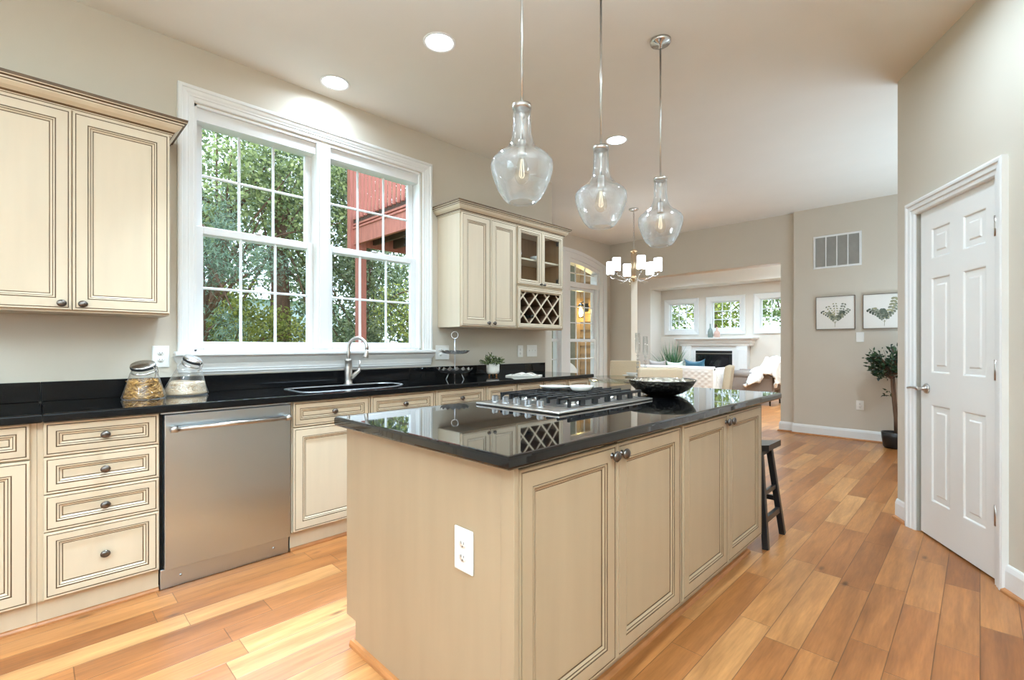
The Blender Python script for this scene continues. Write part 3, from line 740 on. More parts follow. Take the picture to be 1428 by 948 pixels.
for (y0, y1) in ((2.588, 2.918), (2.944, 3.268)):
    d = front('drawer', r, XC, y0, y1, .726, .872, .038); knob(d, XC + .018, (y0 + y1) / 2, .80)
    front('door', r, XC, y0, y1, .117, .720)
r = root('base_cabinet', (XC, 3.65, 0), 'cream base cabinet at the far end of the wall counter', 'cabinet', G)
base_body(r, 3.280, 3.995)
for (y0, y1) in ((3.292, 3.622), (3.655, 3.985)):
    d = front('drawer', r, XC, y0, y1, .726, .872, .038); knob(d, XC + .018, (y0 + y1) / 2, .80)
    front('door', r, XC, y0, y1, .117, .720)

# dishwasher
r = root('dishwasher', (XC, .75, 0), 'brushed stainless steel dishwasher between the cream cabinets', 'dishwasher')
m = MB(); m.box(XW + .05, .444, .02, XC - .03, 1.058, .872); m.build('tub', M['cavity'], r)
m = MB(); m.box(XC - .03, .458, .100, XC + .022, 1.052, .862, bev=.004); m.build('door', M['steel'], r)
m = MB(); m.box(XC - .06, .446, .0, XC - .012, 1.052, .098, bev=.003)
for y in (.53, .97): m.lathe([(.001, .0), (.006, 0), (.006, .003), (.001, .004)], (XC - .012, y, .05), 12, T=Matrix.Rotation(PI / 2, 4, 'Y'))
m.build('kick_plate', M['steel'], r)
m = MB(); m.tube([(XC + .072, .500, .795), (XC + .072, 1.010, .795)], .0125, 16)
for y in (.488, 1.022):
    m.tube([(XC + .072, y - .014, .795), (XC + .072, y + .014, .795)], .0165, 16)
    m.box(XC + .02, y - .012, .782, XC + .072, y + .012, .808, bev=.004)
m.build('handle', M['nickel'], r)
m = MB(); m.box(XC - .02, .446, .864, XC + .006, 1.058, .874); m.build('top_strip', M['steel'], r)

# ------------------------------------------------------------------ countertops
def slab_poly(name, outer, hole, z0, z1, bev=.008):
    bm = bmesh.new()
    def loop(pts):
        vs = [bm.verts.new((x, y, z1)) for x, y in pts]
        return [bm.edges.new((vs[i], vs[(i + 1) % len(vs)])) for i in range(len(vs))]
    es = loop(outer) + (loop(hole) if hole else [])
    bmesh.ops.triangle_fill(bm, edges=es, use_beauty=True)
    top = bm.faces[:]
    ex = bmesh.ops.extrude_face_region(bm, geom=top)
    for v in [g for g in ex['geom'] if isinstance(g, bmesh.types.BMVert)]: v.co.z = z0
    bmesh.ops.recalc_face_normals(bm, faces=bm.faces[:])
    ed = [e for e in bm.edges if len(e.link_faces) == 2 and e.calc_face_angle(0) > .5 and abs(e.verts[0].co.z - e.verts[1].co.z) < 1e-4]
    bmesh.ops.bevel(bm, geom=ed, offset=bev, segments=3, affect='EDGES', profile=.5)
    me = bpy.data.meshes.new(name); bm.to_mesh(me); bm.free(); me.materials.append(M['granite'])
    o = bpy.data.objects.new(name, me); COL.objects.link(o)
    return o
XE = -2.795
def sink_outline(n=10, ins=0.):
    pts = []; x0, x1, y0, y1 = -3.30 + ins, -2.915 - ins, 1.17 + ins, 1.95 - ins
    def arc(cx, cy, rx, ry, a0, a1):
        for i in range(n + 1):
            a = a0 + (a1 - a0) * i / n; pts.append((cx + rx * math.cos(a), cy + ry * math.sin(a)))
    arc(x0 + .09, y0 + .09, .09, .09, PI, 1.5 * PI); arc(x1 - .09, y0 + .09, .09, .09, 1.5 * PI, 2 * PI)
    arc(x1 - .22, y1 - .30, .22, .30, 0, PI / 2); arc(x0 + .10, y1 - .10, .10, .10, PI / 2, PI)
    return pts
o = slab_poly('countertop', [(XW + .001, .036), (XE, .036), (XE, 4.02), (XW + .001, 4.02)], sink_outline(), .876, .914)
tag(o, 'long polished black granite countertop below the window, with sink cut out', 'countertop')
o = slab_poly('countertop', [(XW + .001, -.66), (XE, -.66), (XE, .0345), (XW + .001, .0345)], None, .876, .914)
tag(o, 'short black granite countertop piece at the left picture edge', 'countertop')
m = MB(); m.box(XW + .0005, .036, .9142, XW + .021, 3.99, 1.015, bev=.002); o = m.build('backsplash', M['granite'])
tag(o, 'long low black granite backsplash strip under the window', 'backsplash')
m = MB(); m.box(XW + .0005, -.66, .9142, XW + .021, .0345, 1.015, bev=.002); o = m.build('backsplash', M['granite'])
tag(o, 'short black granite backsplash piece at the left picture edge', 'backsplash')

# sink
r = root('kitchen_sink', (-3.1, 1.56, .70), 'stainless steel sink with a thin rim and curved right end', 'sink')
m = MB(); pa = sink_outline(10, -.006); pb = sink_outline(10, .008); pc = sink_outline(10, .03); k = len(pa)
vs = [(x, y, .8745) for x, y in pa] + [(x, y, .871) for x, y in pb] + [(x, y, .72) for x, y in pb] + [(x, y, .70) for x, y in pc]
fs = [(a * k + i, a * k + (i + 1) % k, (a + 1) * k + (i + 1) % k, (a + 1) * k + i) for a in range(3) for i in range(k)] + [tuple(range(3 * k, 4 * k))]
m.add(vs, fs, 0, False); m.build('basin', M['nickel'], r)
m = MB(); ra = [sink_outline(10, q) for q in (-.004, -.010, -.008, .003, .006)]; rz = (.9143, .9155, .9172, .9168, .9100)
m.add([(x, y, z) for q, z in zip(ra, rz) for x, y in q], [(a * k + i, a * k + (i + 1) % k, (a + 1) * k + (i + 1) % k, (a + 1) * k + i) for a in range(4) for i in range(k)], 0, True); m.build('rim', M['knobsteel'], r)
m = MB(); m.lathe([(.001, .003), (.03, .003), (.042, .006), (.044, .001), (.001, 0)], (-3.12, 1.52, .701), 20); m.build('drain', M['chrome'], r)

# faucet
fx, fy = -3.335, 1.655
r = root('faucet', (fx, fy, .914), 'brushed nickel gooseneck faucet behind the sink', 'faucet')
m = MB(); m.lathe([(.001, .9142), (.033, .9142), (.033, .920), (.028, .926), (.027, .95), (.0285, .98), (.027, 1.04), (.025, 1.085), (.027, 1.088), (.026, 1.10), (.016, 1.102), (.001, 1.102)], (fx, fy, 0), 24)
m.build('base', M['nickel'], r)
dv = Vector((.80, .60, 0)).normalized(); pts = []
for z in (1.095, 1.13, 1.17): pts.append(Vector((fx, fy, z)))
for i in range(13):
    a = PI - (PI + .25) * i / 12
    pts.append(Vector((fx, fy, 1.185)) + dv * (.072 + .072 * math.cos(a)) + Z_ * .072 * math.sin(a))
m = MB(); m.tube(pts, [.0125] * len(pts), 14); m.build('spout', M['nickel'], r)
m = MB(); e = pts[-1]; ed = (pts[-1] - pts[-2]).normalized()
m.tube([e - ed * .004, e + ed * .02, e + ed * .045, e + ed * .052], [.0135, .015, .0185, .020], 16); m.tube([e + ed * .052, e + ed * .056], [.020, .018], 16, 0)
m.build('spray_head', M['nickel'], r)
lv = Vector((.72, .70, 0)).normalized(); b = Vector((fx, fy, .985))
m = MB(); m.tube([b + lv * .02 - Z_ * .03, b + lv * .05 + Z_ * .005, b + lv * .078 + Z_ * .03, b + lv * .082 + Z_ * .05], [.017, .016, .012, .0075], 12)
m.tube([b + lv * .082 + Z_ * .048, b + lv * .083 + Z_ * .105], [.0055, .0065], 10); m.build('lever', M['nickel'], r)

# ------------------------------------------------------------------ wall cabinets
XU = -3.13
CROWN = [(0, 2.330), (.006, 2.331), (.008, 2.338), (.012, 2.340), (.013, 2.344), (.020, 2.352), (.036, 2.366), (.046, 2.380), (.048, 2.386), (.054, 2.388), (.055, 2.396), (.066, 2.400), (.068, 2.404), (.070, 2.418), (0, 2.418)]
CROWNM = [0, 0, 1, 0, 1, 0, 0, 0, 1, 0, 1, 0, 1, 0]
def upper(name, y0, y1, label, ends=(1, 1), group=None, z0=1.362):
    r = root(name, (XU, (y0 + y1) / 2, z0), label, 'cabinet', group)
    m = MB(); path = []
    if ends[0]: path.append((XW + .002, y0))
    path += [(XU + .008, y0), (XU + .008, y1)]
    if ends[1]: path.append((XW + .002, y1))
    m.sweep(path, CROWN, mats=CROWNM); m.build('crown_moulding', [M['cream'], M['glaze']], r)
    return r
GU = 'cream wall cabinets'
r = upper('wall_cabinet', -.262, .530, 'cream two door wall cabinet left of the window', (1, 1), GU)
m = MB(); m.box(XW + .003, -.262, 1.362, XU, .530, 2.345); m.build('carcass', M['cream'], r)
for (y0, y1, ky) in ((-.258, .1385, .103), (.1415, .526, .178)):
    d = front('door', r, XU, y0, y1, 1.372, 2.332, .054); knob(d, XU + .018, ky, 1.402)
r = upper('wall_cabinet', 2.545, 3.226, 'cream two door wall cabinet right of the window', (1, 0), GU)
m = MB(); m.box(XW + .003, 2.545, 1.362, XU, 3.226, 2.345); m.build('carcass', M['cream'], r)
for (y0, y1, ky) in ((2.556, 2.883, 2.852), (2.889, 3.216, 2.922)):
    d = front('door', r, XU, y0, y1, 1.372, 2.332, .054); knob(d, XU + .018, ky, 1.402)
def hollow(m, y0, y1, z0, z1, t=.018):
    m.box(XW + .003, y0, z0, XU, y0 + t, z1); m.box(XW + .003, y1 - t, z0, XU, y1, z1)
    m.box(XW + .003, y0 + t, z0, XU, y1 - t, z0 + t); m.box(XW + .003, y0 + t, z1 - t, XU, y1 - t, z1); m.box(XW + .003, y0 + t, z0 + t, XW + .012, y1 - t, z1 - t)
r = upper('glass_cabinet', 3.229, 3.925, 'cream glass fronted wall cabinet holding white bowls', (0, 1), GU, 1.775)
m = MB(); hollow(m, 3.229, 3.925, 1.775, 2.345); m.build('carcass', [M['cream']], r)
m = MB(); m.box(XW + .014, 3.2475, 1.794, XW + .018, 3.9065, 2.326); m.box(XW + .018, 3.2475, 1.794, XU - .02, 3.2515, 2.326); m.box(XW + .018, 3.9025, 1.794, XU - .02, 3.9065, 2.326)
m.build('lining', M['inside'], r)
m = MB(); m.box(XW + .018, 3.2525, 2.040, XU - .03, 3.9015, 2.056); m.build('shelf', M['cream'], r)
for (y0, y1, ky) in ((3.238, 3.577, 3.555), (3.583, 3.917, 3.605)):
    d = front('door', r, XU, y0, y1, 1.790, 2.332, .030, glass=True); knob(d, XU + .018, ky, 1.806, .8)
    for z in (1.85, 2.24): m = MB(); m.box(XU - .03, y1 - .06 if y0 > 3.5 else y0 + .03, z, XU - .002, y1 - .03 if y0 > 3.5 else y0 + .06, z + .04, bev=.004); m.build('hinge', M['pewter'], d)
r = root('wine_rack_cabinet', (XU, 3.58, 1.362), 'cream wall cabinet with diamond lattice wine rack', 'cabinet', GU)
m = MB(); hollow(m, 3.229, 3.925, 1.362, 1.773); m.build('carcass', M['cream'], r)
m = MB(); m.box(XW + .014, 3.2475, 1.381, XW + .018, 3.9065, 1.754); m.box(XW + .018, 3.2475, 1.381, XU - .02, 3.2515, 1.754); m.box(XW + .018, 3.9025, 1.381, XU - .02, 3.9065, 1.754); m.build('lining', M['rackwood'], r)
m = MB()
m.rings((XU, 3.238, 1.372), Y_, Z_, X_, .679, .392, [(0, 0, 0), (0, .016, 0), (.004, .02, 0), (.0095, .02, 0), (.0105, .0178, 1), (.0125, .0178, 1), (.0135, .02, 0), (.030, .0195, 0), (.031, .017, 1), (.033, .017, 1), (.040, .012, 0), (.044, .004, 0), (.044, 0, 0)], cap=False)
m.build('face_frame', [M['cream'], M['glaze']], r, recalc=False)
# lattice: crossing slats clipped to the opening
ly0, ly1, lz0, lz1 = 3.284, 3.873, 1.418, 1.718
m = MB(); pitch = .178
def clip(c, sgn):
    pts = []
    for z in (lz0, lz1):
        y = c + sgn * (z - lz0); pts.append([y, z])
    (ya, za), (yb, zb) = pts
    out = []
    for t in (0, 1):
        y, z = pts[t]
        if y < ly0: z = lz0 + (ly0 - c) / sgn; y = ly0
        if y > ly1: z = lz0 + (ly1 - c) / sgn; y = ly1
        out.append((y, z))
    return out if all(lz0 - 1e-6 <= z <= lz1 + 1e-6 for _, z in out) and abs(out[0][0] - out[1][0]) > .02 else None
for sgn in (1, -1):
    for i in range(-3, 8):
        s_ = clip(ly0 - .042 + pitch * i, sgn)
        if s_:
            xx = XU - .004 - (.010 if sgn < 0 else 0)
            m.obb((xx, s_[0][0], s_[0][1]), (xx, s_[1][0], s_[1][1]), .010, .0125, up=(0, -(s_[1][1] - s_[0][1]), (s_[1][0] - s_[0][0])))
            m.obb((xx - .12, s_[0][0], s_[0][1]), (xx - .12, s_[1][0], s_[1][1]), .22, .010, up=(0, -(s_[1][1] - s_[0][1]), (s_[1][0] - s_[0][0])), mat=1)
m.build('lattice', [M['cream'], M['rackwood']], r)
m = MB(); T = Matrix.Translation((XU - .235, 3.420, 1.482)) @ Matrix.Rotation(PI / 2, 4, 'Y')
m.lathe([(.001, 0), (.036, .002), (.036, .15), (.030, .17), (.016, .20), (.0145, .255), (.017, .257), (.017, .272), (.001, .274)], n=20, T=T)
o = m.build('wine_bottle', M['bottle']); tag(o, 'dark wine bottle lying in the lattice rack', 'bottle')
def bowl(name, c, r_, h, mt, label, cat, group=None, n=28):
    m = MB(); m.lathe([(.001, .004), (r_ * .4, .003), (r_ * .42, 0), (r_ * .5, 0), (r_ * .55, .006), (r_ * .82, h * .45), (r_, h), (r_ * .965, h), (r_ * .79, h * .48), (r_ * .5, .012), (.001, .010)], c, n)
    o = m.build(name, mt); tag(o, label, cat, group); return o
bowl('bowl', (XU - .15, 3.37, 2.057), .068, .062, M['ceramic'], 'white bowl behind the left glass cabinet door', 'bowl', 'white bowls in the glass cabinet')
bowl('bowl', (XU - .15, 3.36, 2.072), .070, .062, M['ceramic'], 'white bowl nested on top behind the left glass cabinet door', 'bowl', 'white bowls in the glass cabinet')
bowl('bowl', (XU - .15, 3.69, 2.057), .068, .062, M['ceramic'], 'white bowl behind the right glass cabinet door', 'bowl', 'white bowls in the glass cabinet')

# ------------------------------------------------------------------ island
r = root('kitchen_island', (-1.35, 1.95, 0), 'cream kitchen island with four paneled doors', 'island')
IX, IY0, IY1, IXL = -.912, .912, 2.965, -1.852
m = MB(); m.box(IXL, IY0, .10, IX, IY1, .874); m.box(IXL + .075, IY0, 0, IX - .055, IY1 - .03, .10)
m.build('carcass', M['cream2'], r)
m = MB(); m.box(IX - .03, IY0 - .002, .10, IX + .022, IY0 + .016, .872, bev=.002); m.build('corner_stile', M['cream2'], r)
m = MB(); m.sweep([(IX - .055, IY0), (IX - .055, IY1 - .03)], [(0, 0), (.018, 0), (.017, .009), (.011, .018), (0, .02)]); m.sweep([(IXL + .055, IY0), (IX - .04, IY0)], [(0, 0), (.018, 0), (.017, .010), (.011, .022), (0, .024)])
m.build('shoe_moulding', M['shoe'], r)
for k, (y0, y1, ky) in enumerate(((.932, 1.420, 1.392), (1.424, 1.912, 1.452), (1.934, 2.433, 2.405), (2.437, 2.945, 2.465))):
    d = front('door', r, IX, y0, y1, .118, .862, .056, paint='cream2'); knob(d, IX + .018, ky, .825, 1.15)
o = slab_poly('island_countertop', [(-1.86, .862), (-.862, .862), (-.862, 3.215), (-1.86, 3.215)], None, .8755, .914, .010)
tag(o, 'glossy black granite slab on top of the kitchen island', 'countertop')

def plate_mesh(T, w, h):
    m = MB(); m.box(-w / 2, -h / 2, 0, w / 2, h / 2, .006, bev=.004, seg=2, T=T); return m
def wall_plate(name, loc, normal, w, h, kinds, label, cat, group=None):
    N = Vector(normal); T = Matrix.Translation(loc) @ Matrix((( *( -N.cross(Z_) ), 0), (*Z_, 0), (*N, 0), (0, 0, 0, 1))).transposed()
    T = Matrix.Translation(loc) @ Matrix.Identity(4)
    U = Z_.cross(N).normalized()
    T = Matrix(((U.x, 0, N.x, loc[0]), (U.y, 0, N.y, loc[1]), (U.z, 1, N.z, loc[2]), (0, 0, 0, 1)))
    r = root(name, loc, label, cat, group)
    plate_mesh(T, w, h).build('cover_plate', M['plate'], r)
    nk = len(kinds)
    for i, kd in enumerate(kinds):
        cx = (i - (nk - 1) / 2) * .046
        if kd == 'outlet':
            for cz in (.020, -.020):
                m = MB(); m.lathe([(.001, .0085), (.0155, .0085), (.0165, .006), (.0165, .004)], n=20, T=T @ Matrix.Translation((cx, cz, 0)), sy=.86)
                q = m.build('receptacle', M['plate'], r)
                m = MB()
                for sx in (-.006, .006): m.box(cx + sx - .001, cz - .001, .0083, cx + sx + .001, cz + .007, .0091, T=T)
                m.lathe([(.001, .0091), (.0026, .0091), (.0026, .008)], n=8, T=T @ Matrix.Translation((cx, cz - .008, 0)))
                m.build('slots', M['slot'], q)
        else:
            m = MB(); m.box(cx - .008, -.017, .0055, cx + .008, .017, .0075, T=T); m.box(cx - .0045, -.002, .007, cx + .0045, .010, .017, bev=.001, T=T)
            m.build('toggle', M['plate'], r)
    return r
GO = 'white electrical cover plates'
wall_plate('electrical_outlet', (-1.098, IY0 - .0005, .590), (0, -1, 0), .086, .130, ['outlet'], 'white electrical outlet on the end panel of the island', 'outlet', GO)
wall_plate('electrical_outlet', (XW + .001, .538, 1.136), (1, 0, 0), .084, .128, ['outlet'], 'white electrical outlet behind the glass canisters', 'outlet', GO)
wall_plate('electrical_outlet', (XW + .001, 2.595, 1.140), (1, 0, 0), .150, .128, ['outlet', 'switch'], 'wide white outlet and switch plate behind the tiered tray', 'outlet', GO)
wall_plate('electrical_outlet', (XW + .001, 3.610, 1.142), (1, 0, 0), .080, .124, ['outlet'], 'white electrical outlet below the wine rack', 'outlet', GO)
wall_plate('light_switch', (XW + .001, 3.790, 1.146), (1, 0, 0), .160, .124, ['switch', 'switch', 'switch'], 'white triple switch plate below the wine rack', 'switch', GO)
wall_plate('light_switch', (-1.083, YF - .001, 1.309), (0, -1, 0), .082, .125, ['switch'], 'white switch plate below the botanical pictures', 'switch', GO)
wall_plate('electrical_outlet', (-1.083, YF - .001, .446), (0, -1, 0), .082, .120, ['outlet'], 'white electrical outlet low on the wall beside the potted tree', 'outlet', GO)

# ------------------------------------------------------------------ cooktop
cx0, cx1, cy0, cy1 = -1.752, -1.232, 1.524, 2.310
r = root('gas_cooktop', ((cx0 + cx1) / 2, (cy0 + cy1) / 2, .914), 'stainless steel gas cooktop set in the island', 'cooktop')
m = MB(); m.box(cx0, cy0, .9142, cx1, cy1, .926, bev=.005, seg=3); m.box(cx0 + .03, cy0 + .12, .926, cx1 - .03, cy1 - .03, .928, bev=.001)
m.build('body', M['nickel'], r)
for i in range(5):
    x = -1.690 + i * .073; m = MB()
    m.lathe([(.020, .926), (.020, .929), (.0165, .931), (.001, .932)], (x, 1.597, 0), 20)
    kv = [(x + (.0165 if q % 2 else .0145) * math.cos(2 * PI * q / 36), 1.597 + (.0165 if q % 2 else .0145) * math.sin(2 * PI * q / 36), z) for z in (.930, .954) for q in range(36)]
    m.add(kv, [(q, (q + 1) % 36, 36 + (q + 1) % 36, 36 + q) for q in range(36)] + [tuple(range(36, 72))]); m.box(x - .003, 1.583, .953, x + .003, 1.611, .959, bev=.001)
    m.build('control_knob', M['knobsteel'], r)
for (x, y, q) in ((-1.63, 1.79, .045), (-1.36, 1.79, .038), (-1.63, 2.16, .038), (-1.36, 2.16, .045), (-1.495, 1.98, .055)):
    m = MB(); m.lathe([(q * 1.3, .928), (q * 1.25, .934), (q, .936), (q, .946), (q * .9, .946)], (x, y, 0), 24, mat=1); m.lathe([(q * 1.02, .946), (q * 1.02, .951), (q * .9, .954), (.001, .954)], (x, y, 0), 24)
    m.build('burner', [M['iron'], M['nickel']], r)
for (ya, yb) in ((1.662, 1.970), (1.976, 2.284)):
    m = MB(); zt = .966
    for i in range(8):
        x = -1.716 + i * .0605
        m.box(x - .005, ya, zt - .014, x + .005, yb, zt, bev=.002)
        for y0_ in (ya, yb - .016):
            m.box(x - .005, y0_, .9285 if i in (0, 7) else .936, x + .005, y0_ + .016, zt - .006)
    for yy in (ya + .10, yb - .11): m.box(-1.716, yy, zt - .018, -1.2925, yy + .010, zt - .003)
    for x in (-1.7225, -1.2975):
        m.box(x, ya, zt - .012, x + .012, yb, zt - .001)
        for f in (.33, .66): y0_ = ya + (yb - ya) * f; m.box(x, y0_ - .018, .929, x + .012, y0_ + .018, zt - .010)
    m.build('grate', M['iron'], r)
# spoon rest on the grates
m = MB()
prof = [(.001, .006), (.55, .005), (.60, .002), (.75, .004), (1.0, .026), (.97, .028), (.72, .010), (.001, .009)]
m.lathe(prof, (-1.485, 2.02, .963), 32, sx=.060, sy=.068)
m.lathe([(.001, .008), (.7, .009), (1.0, .018), (.98, .021), (.7, .013), (.001, .012)], (-1.60, 1.945, .968), 28, sx=.080, sy=.052, T=Matrix.Rotation(.6, 4, 'Z'))
o = m.build('spoon_rest', M['ceramic']); tag(o, 'white ceramic spoon rest lying on the cooktop grates', 'spoon rest')
# bowl on island
r = root('serving_bowl', (-1.325, 2.585, .914), 'wide shallow hammered dark metal bowl on the island', 'bowl')
m = MB(); m.lathe([(.001, .9145), (.070, .9145), (.085, .916), (.118, .928), (.148, .946), (.172, .968), (.187, .992), (.191, 1.003)], (-1.325, 2.585, 0), 56)
m.build('shell', M['hammer'], r)
m = MB(); m.lathe([(.191, 1.003), (.188, 1.004), (.183, .993), (.168, .971), (.144, .950), (.116, .933), (.07, .921), (.001, .920)], (-1.325, 2.585, 0), 56); m.build('lining', M['hammerin'], r)

# stool
sx, sy = -1.12, 3.205
r = root('bar_stool', (sx, sy, 0), 'black wooden saddle seat stool at the end of the island', 'stool')
m = MB(); n = 14
for i in range(n):
    u0, u1 = -1 + 2 * i / n, -1 + 2 * (i + 1) / n
    f = lambda u: .585 + .022 * u * u
    m.add([(sx + u * .225, sy + s * .118, f(u) - dz) for u in (u0, u1) for s in (-1, 1) for dz in (0, .036)],
          [(0, 2, 6, 4), (1, 5, 7, 3), (0, 4, 5, 1), (2, 3, 7, 6)] + ([(0, 1, 3, 2)] if i == 0 else []) + ([(4, 6, 7, 5)] if i == n - 1 else []), 0)
m.build('seat', M['black'], r)
tops = {}
for a in (-1, 1):
    for b in (-1, 1):
        m = MB(); p0 = Vector((sx + a * .222, sy + b * .165, 0)); p1 = Vector((sx + a * .165, sy + b * .085, .572)); tops[(a, b)] = (p0, p1)
        m.obb(p0, p1, .034, .034, bev=.003, up=(0, 1, 0)); m.build('leg', M['black'], r)
def lp(a, b, z): p0, p1 = tops[(a, b)]; return p0.lerp(p1, z / .572)
for a in (-1, 1):
    m = MB(); m.obb(lp(a, -1, .16), lp(a, 1, .16), .022, .034); m.build('stretcher', M['black'], r)
    m = MB(); m.obb(lp(a, -1, .31), lp(a, 1, .31), .018, .026); m.build('stretcher', M['black'], r)
for b in (-1, 1):
    m = MB(); m.obb(lp(-1, b, .23), lp(1, b, .23), .020, .030); m.build('stretcher', M['black'], r)
m = MB(); m.box(sx - .17, sy - .088, .525, sx + .17, sy + .088, .566); m.build('apron', M['black'], r)

# ------------------------------------------------------------------ pendants and recessed lamps
def pendant_proto(x, y, label):
    r = root('pendant_light', (x, y, ZC), label, 'pendant light', 'clear glass pendants over the island')
    m = MB(); m.lathe([(.001, ZC), (.062, ZC), (.062, ZC - .010), (.056, ZC - .020), (.012, ZC - .026), (.010, ZC - .045), (.001, ZC - .045)], (x, y, 0), 32); m.build('canopy', M['chrome'], r)
    m = MB(); m.tube([(x, y, ZC - .04), (x, y, 2.20)], .0055, 12); m.build('rod', M['nickel'], r)
    m = MB(); m.lathe([(.006, 2.222), (.018, 2.218), (.040, 2.212), (.041, 2.196), (.036, 2.192), (.022, 2.182), (.010, 2.18)], (x, y, 0), 28); m.build('cap', M['nickel'], r)
    m = MB()
    m.lathe([(.006, 2.185), (.011, 2.178), (.011, 2.16), (.005, 2.155), (.005, 2.07), (.015, 2.065), (.0165, 2.06), (.0165, 2.012), (.019, 2.008), (.019, 1.998), (.001, 1.998)], (x, y, 0), 20); m.build('socket', M['nickel'], r)
    m = MB()
    P = [(.036, 2.200), (.0375, 2.17), (.038, 2.125), (.040, 2.09), (.047, 2.06), (.058, 2.037), (.075, 2.020), (.098, 2.004), (.118, 1.988), (.129, 1.972), (.1315, 1.955), (.128, 1.930), (.116, 1.89), (.098, 1.85), (.080, 1.822), (.064, 1.806), (.058, 1.803), (.054, 1.8035)]
    P2 = [(.0545, 1.8065), (.061, 1.809), (.077, 1.824), (.095, 1.852), (.113, 1.891), (.125, 1.930), (.1285, 1.955), (.126, 1.971), (.115, 1.986), (.095, 2.001), (.073, 2.017), (.055, 2.035), (.044, 2.060), (.037, 2.091), (.035, 2.125), (.0345, 2.17), (.033, 2.200)]
    m.lathe(P + P2, (x, y, 0), 48); m.build('glass_shade', M['seeded'], r)
    m = MB(); m.lathe([(.012, 1.998), (.014, 1.985), (.024, 1.955), (.031, 1.925), (.030, 1.905), (.020, 1.888), (.006, 1.880), (.001, 1.879)], (x, y, 0), 24); b = m.build('bulb', M['bulbglass'], r)
    m = MB()
    for k in range(5):
        a = 2 * PI * k / 5; m.tube([(x + .004 * math.cos(a), y + .004 * math.sin(a), 1.985), (x + .012 * math.cos(a + .3), y + .012 * math.sin(a + .3), 1.915), (x + .004 * math.cos(a + .6), y + .004 * math.sin(a + .6), 1.905)], .0006, 5)
    m.build('filament', M['filament'], b)
    return r
P0 = pendant_proto(-1.374, 1.453, 'nearest of the three clear glass pendants, over the near end of the island')
for (y, lb) in ((2.038, 'middle one of the three clear glass pendants over the island'), (2.669, 'farthest of the three clear glass pendants, its whole rod and ceiling canopy visible')):
    c = copy_tree(P0); c.location = (-1.374, y, ZC); c['label'] = lb

can0 = None
def can(x, y, label, z=ZC, w=None, spread=140):
    global can0
    if can0 is None:
        r = root('recessed_light', (x, y, z), label, 'ceiling light', 'recessed ceiling lights')
        m = MB(); m.lathe([(.098, z - .0005), (.098, z - .006), (.092, z - .008), (.080, z - .004), (.080, z - .0005)], (x, y, 0), 40); m.build('trim_ring', M['white'], r)
        m = MB(); m.lathe([(.080, z - .002), (.001, z - .0022)], (x, y, 0), 40); m.build('lens', M['lens'], r, recalc=False)
        can0 = r
    else:
        r = copy_tree(can0); r.location = (x, y, z); r['label'] = label
    d = bpy.data.lights.new('lamp', 'AREA'); d.shape = 'DISK'; d.size = .15; d.energy = CAN_W if w is None else w; d.color = LAMP_COL; d.spread = math.radians(spread)
    o = bpy.data.objects.new('lamp', d); COL.objects.link(o); o.parent = r; o.location = (0, 0, -.012)
    return r
can(-3.212, 1.494, 'recessed ceiling light directly above the sink window', w=CAN_W * .3, spread=165)
can(-2.334, 1.740, 'largest recessed ceiling light, between the window and the first pendant')
can(-2.316, 3.680, 'far recessed ceiling light seen beside the middle pendant')
for (x, y) in ((-2.33, -2.0), (-.3, -2.0), (1.0, .3), (1.5, -1.6), (1.2, 5.4), (-.3, 5.6)):
    can(x, y, 'recessed ceiling light outside the view')['group'] = 'ceiling lights outside the view'
can(-.36, 2.93, 'recessed ceiling light in front of the pantry door, outside the view', w=CAN_W * .75, spread=172)
can(-2.3, .8, 'added unseen recessed ceiling light over the aisle between counter and island', w=CAN_W * 1.0, spread=80)  # lamp added above the frame to brighten the aisle floor and drawers
for (x, y) in ((-5.4, 9.2), (-3.4, 9.2), (-5.4, 11.2), (-3.4, 11.2)):  # lamps added out of view to brighten the living room
    can(x, y, 'added unseen living room ceiling light above the opening', 3.25, CAN_W * 1.4)['group'] = 'added living room ceiling lights'

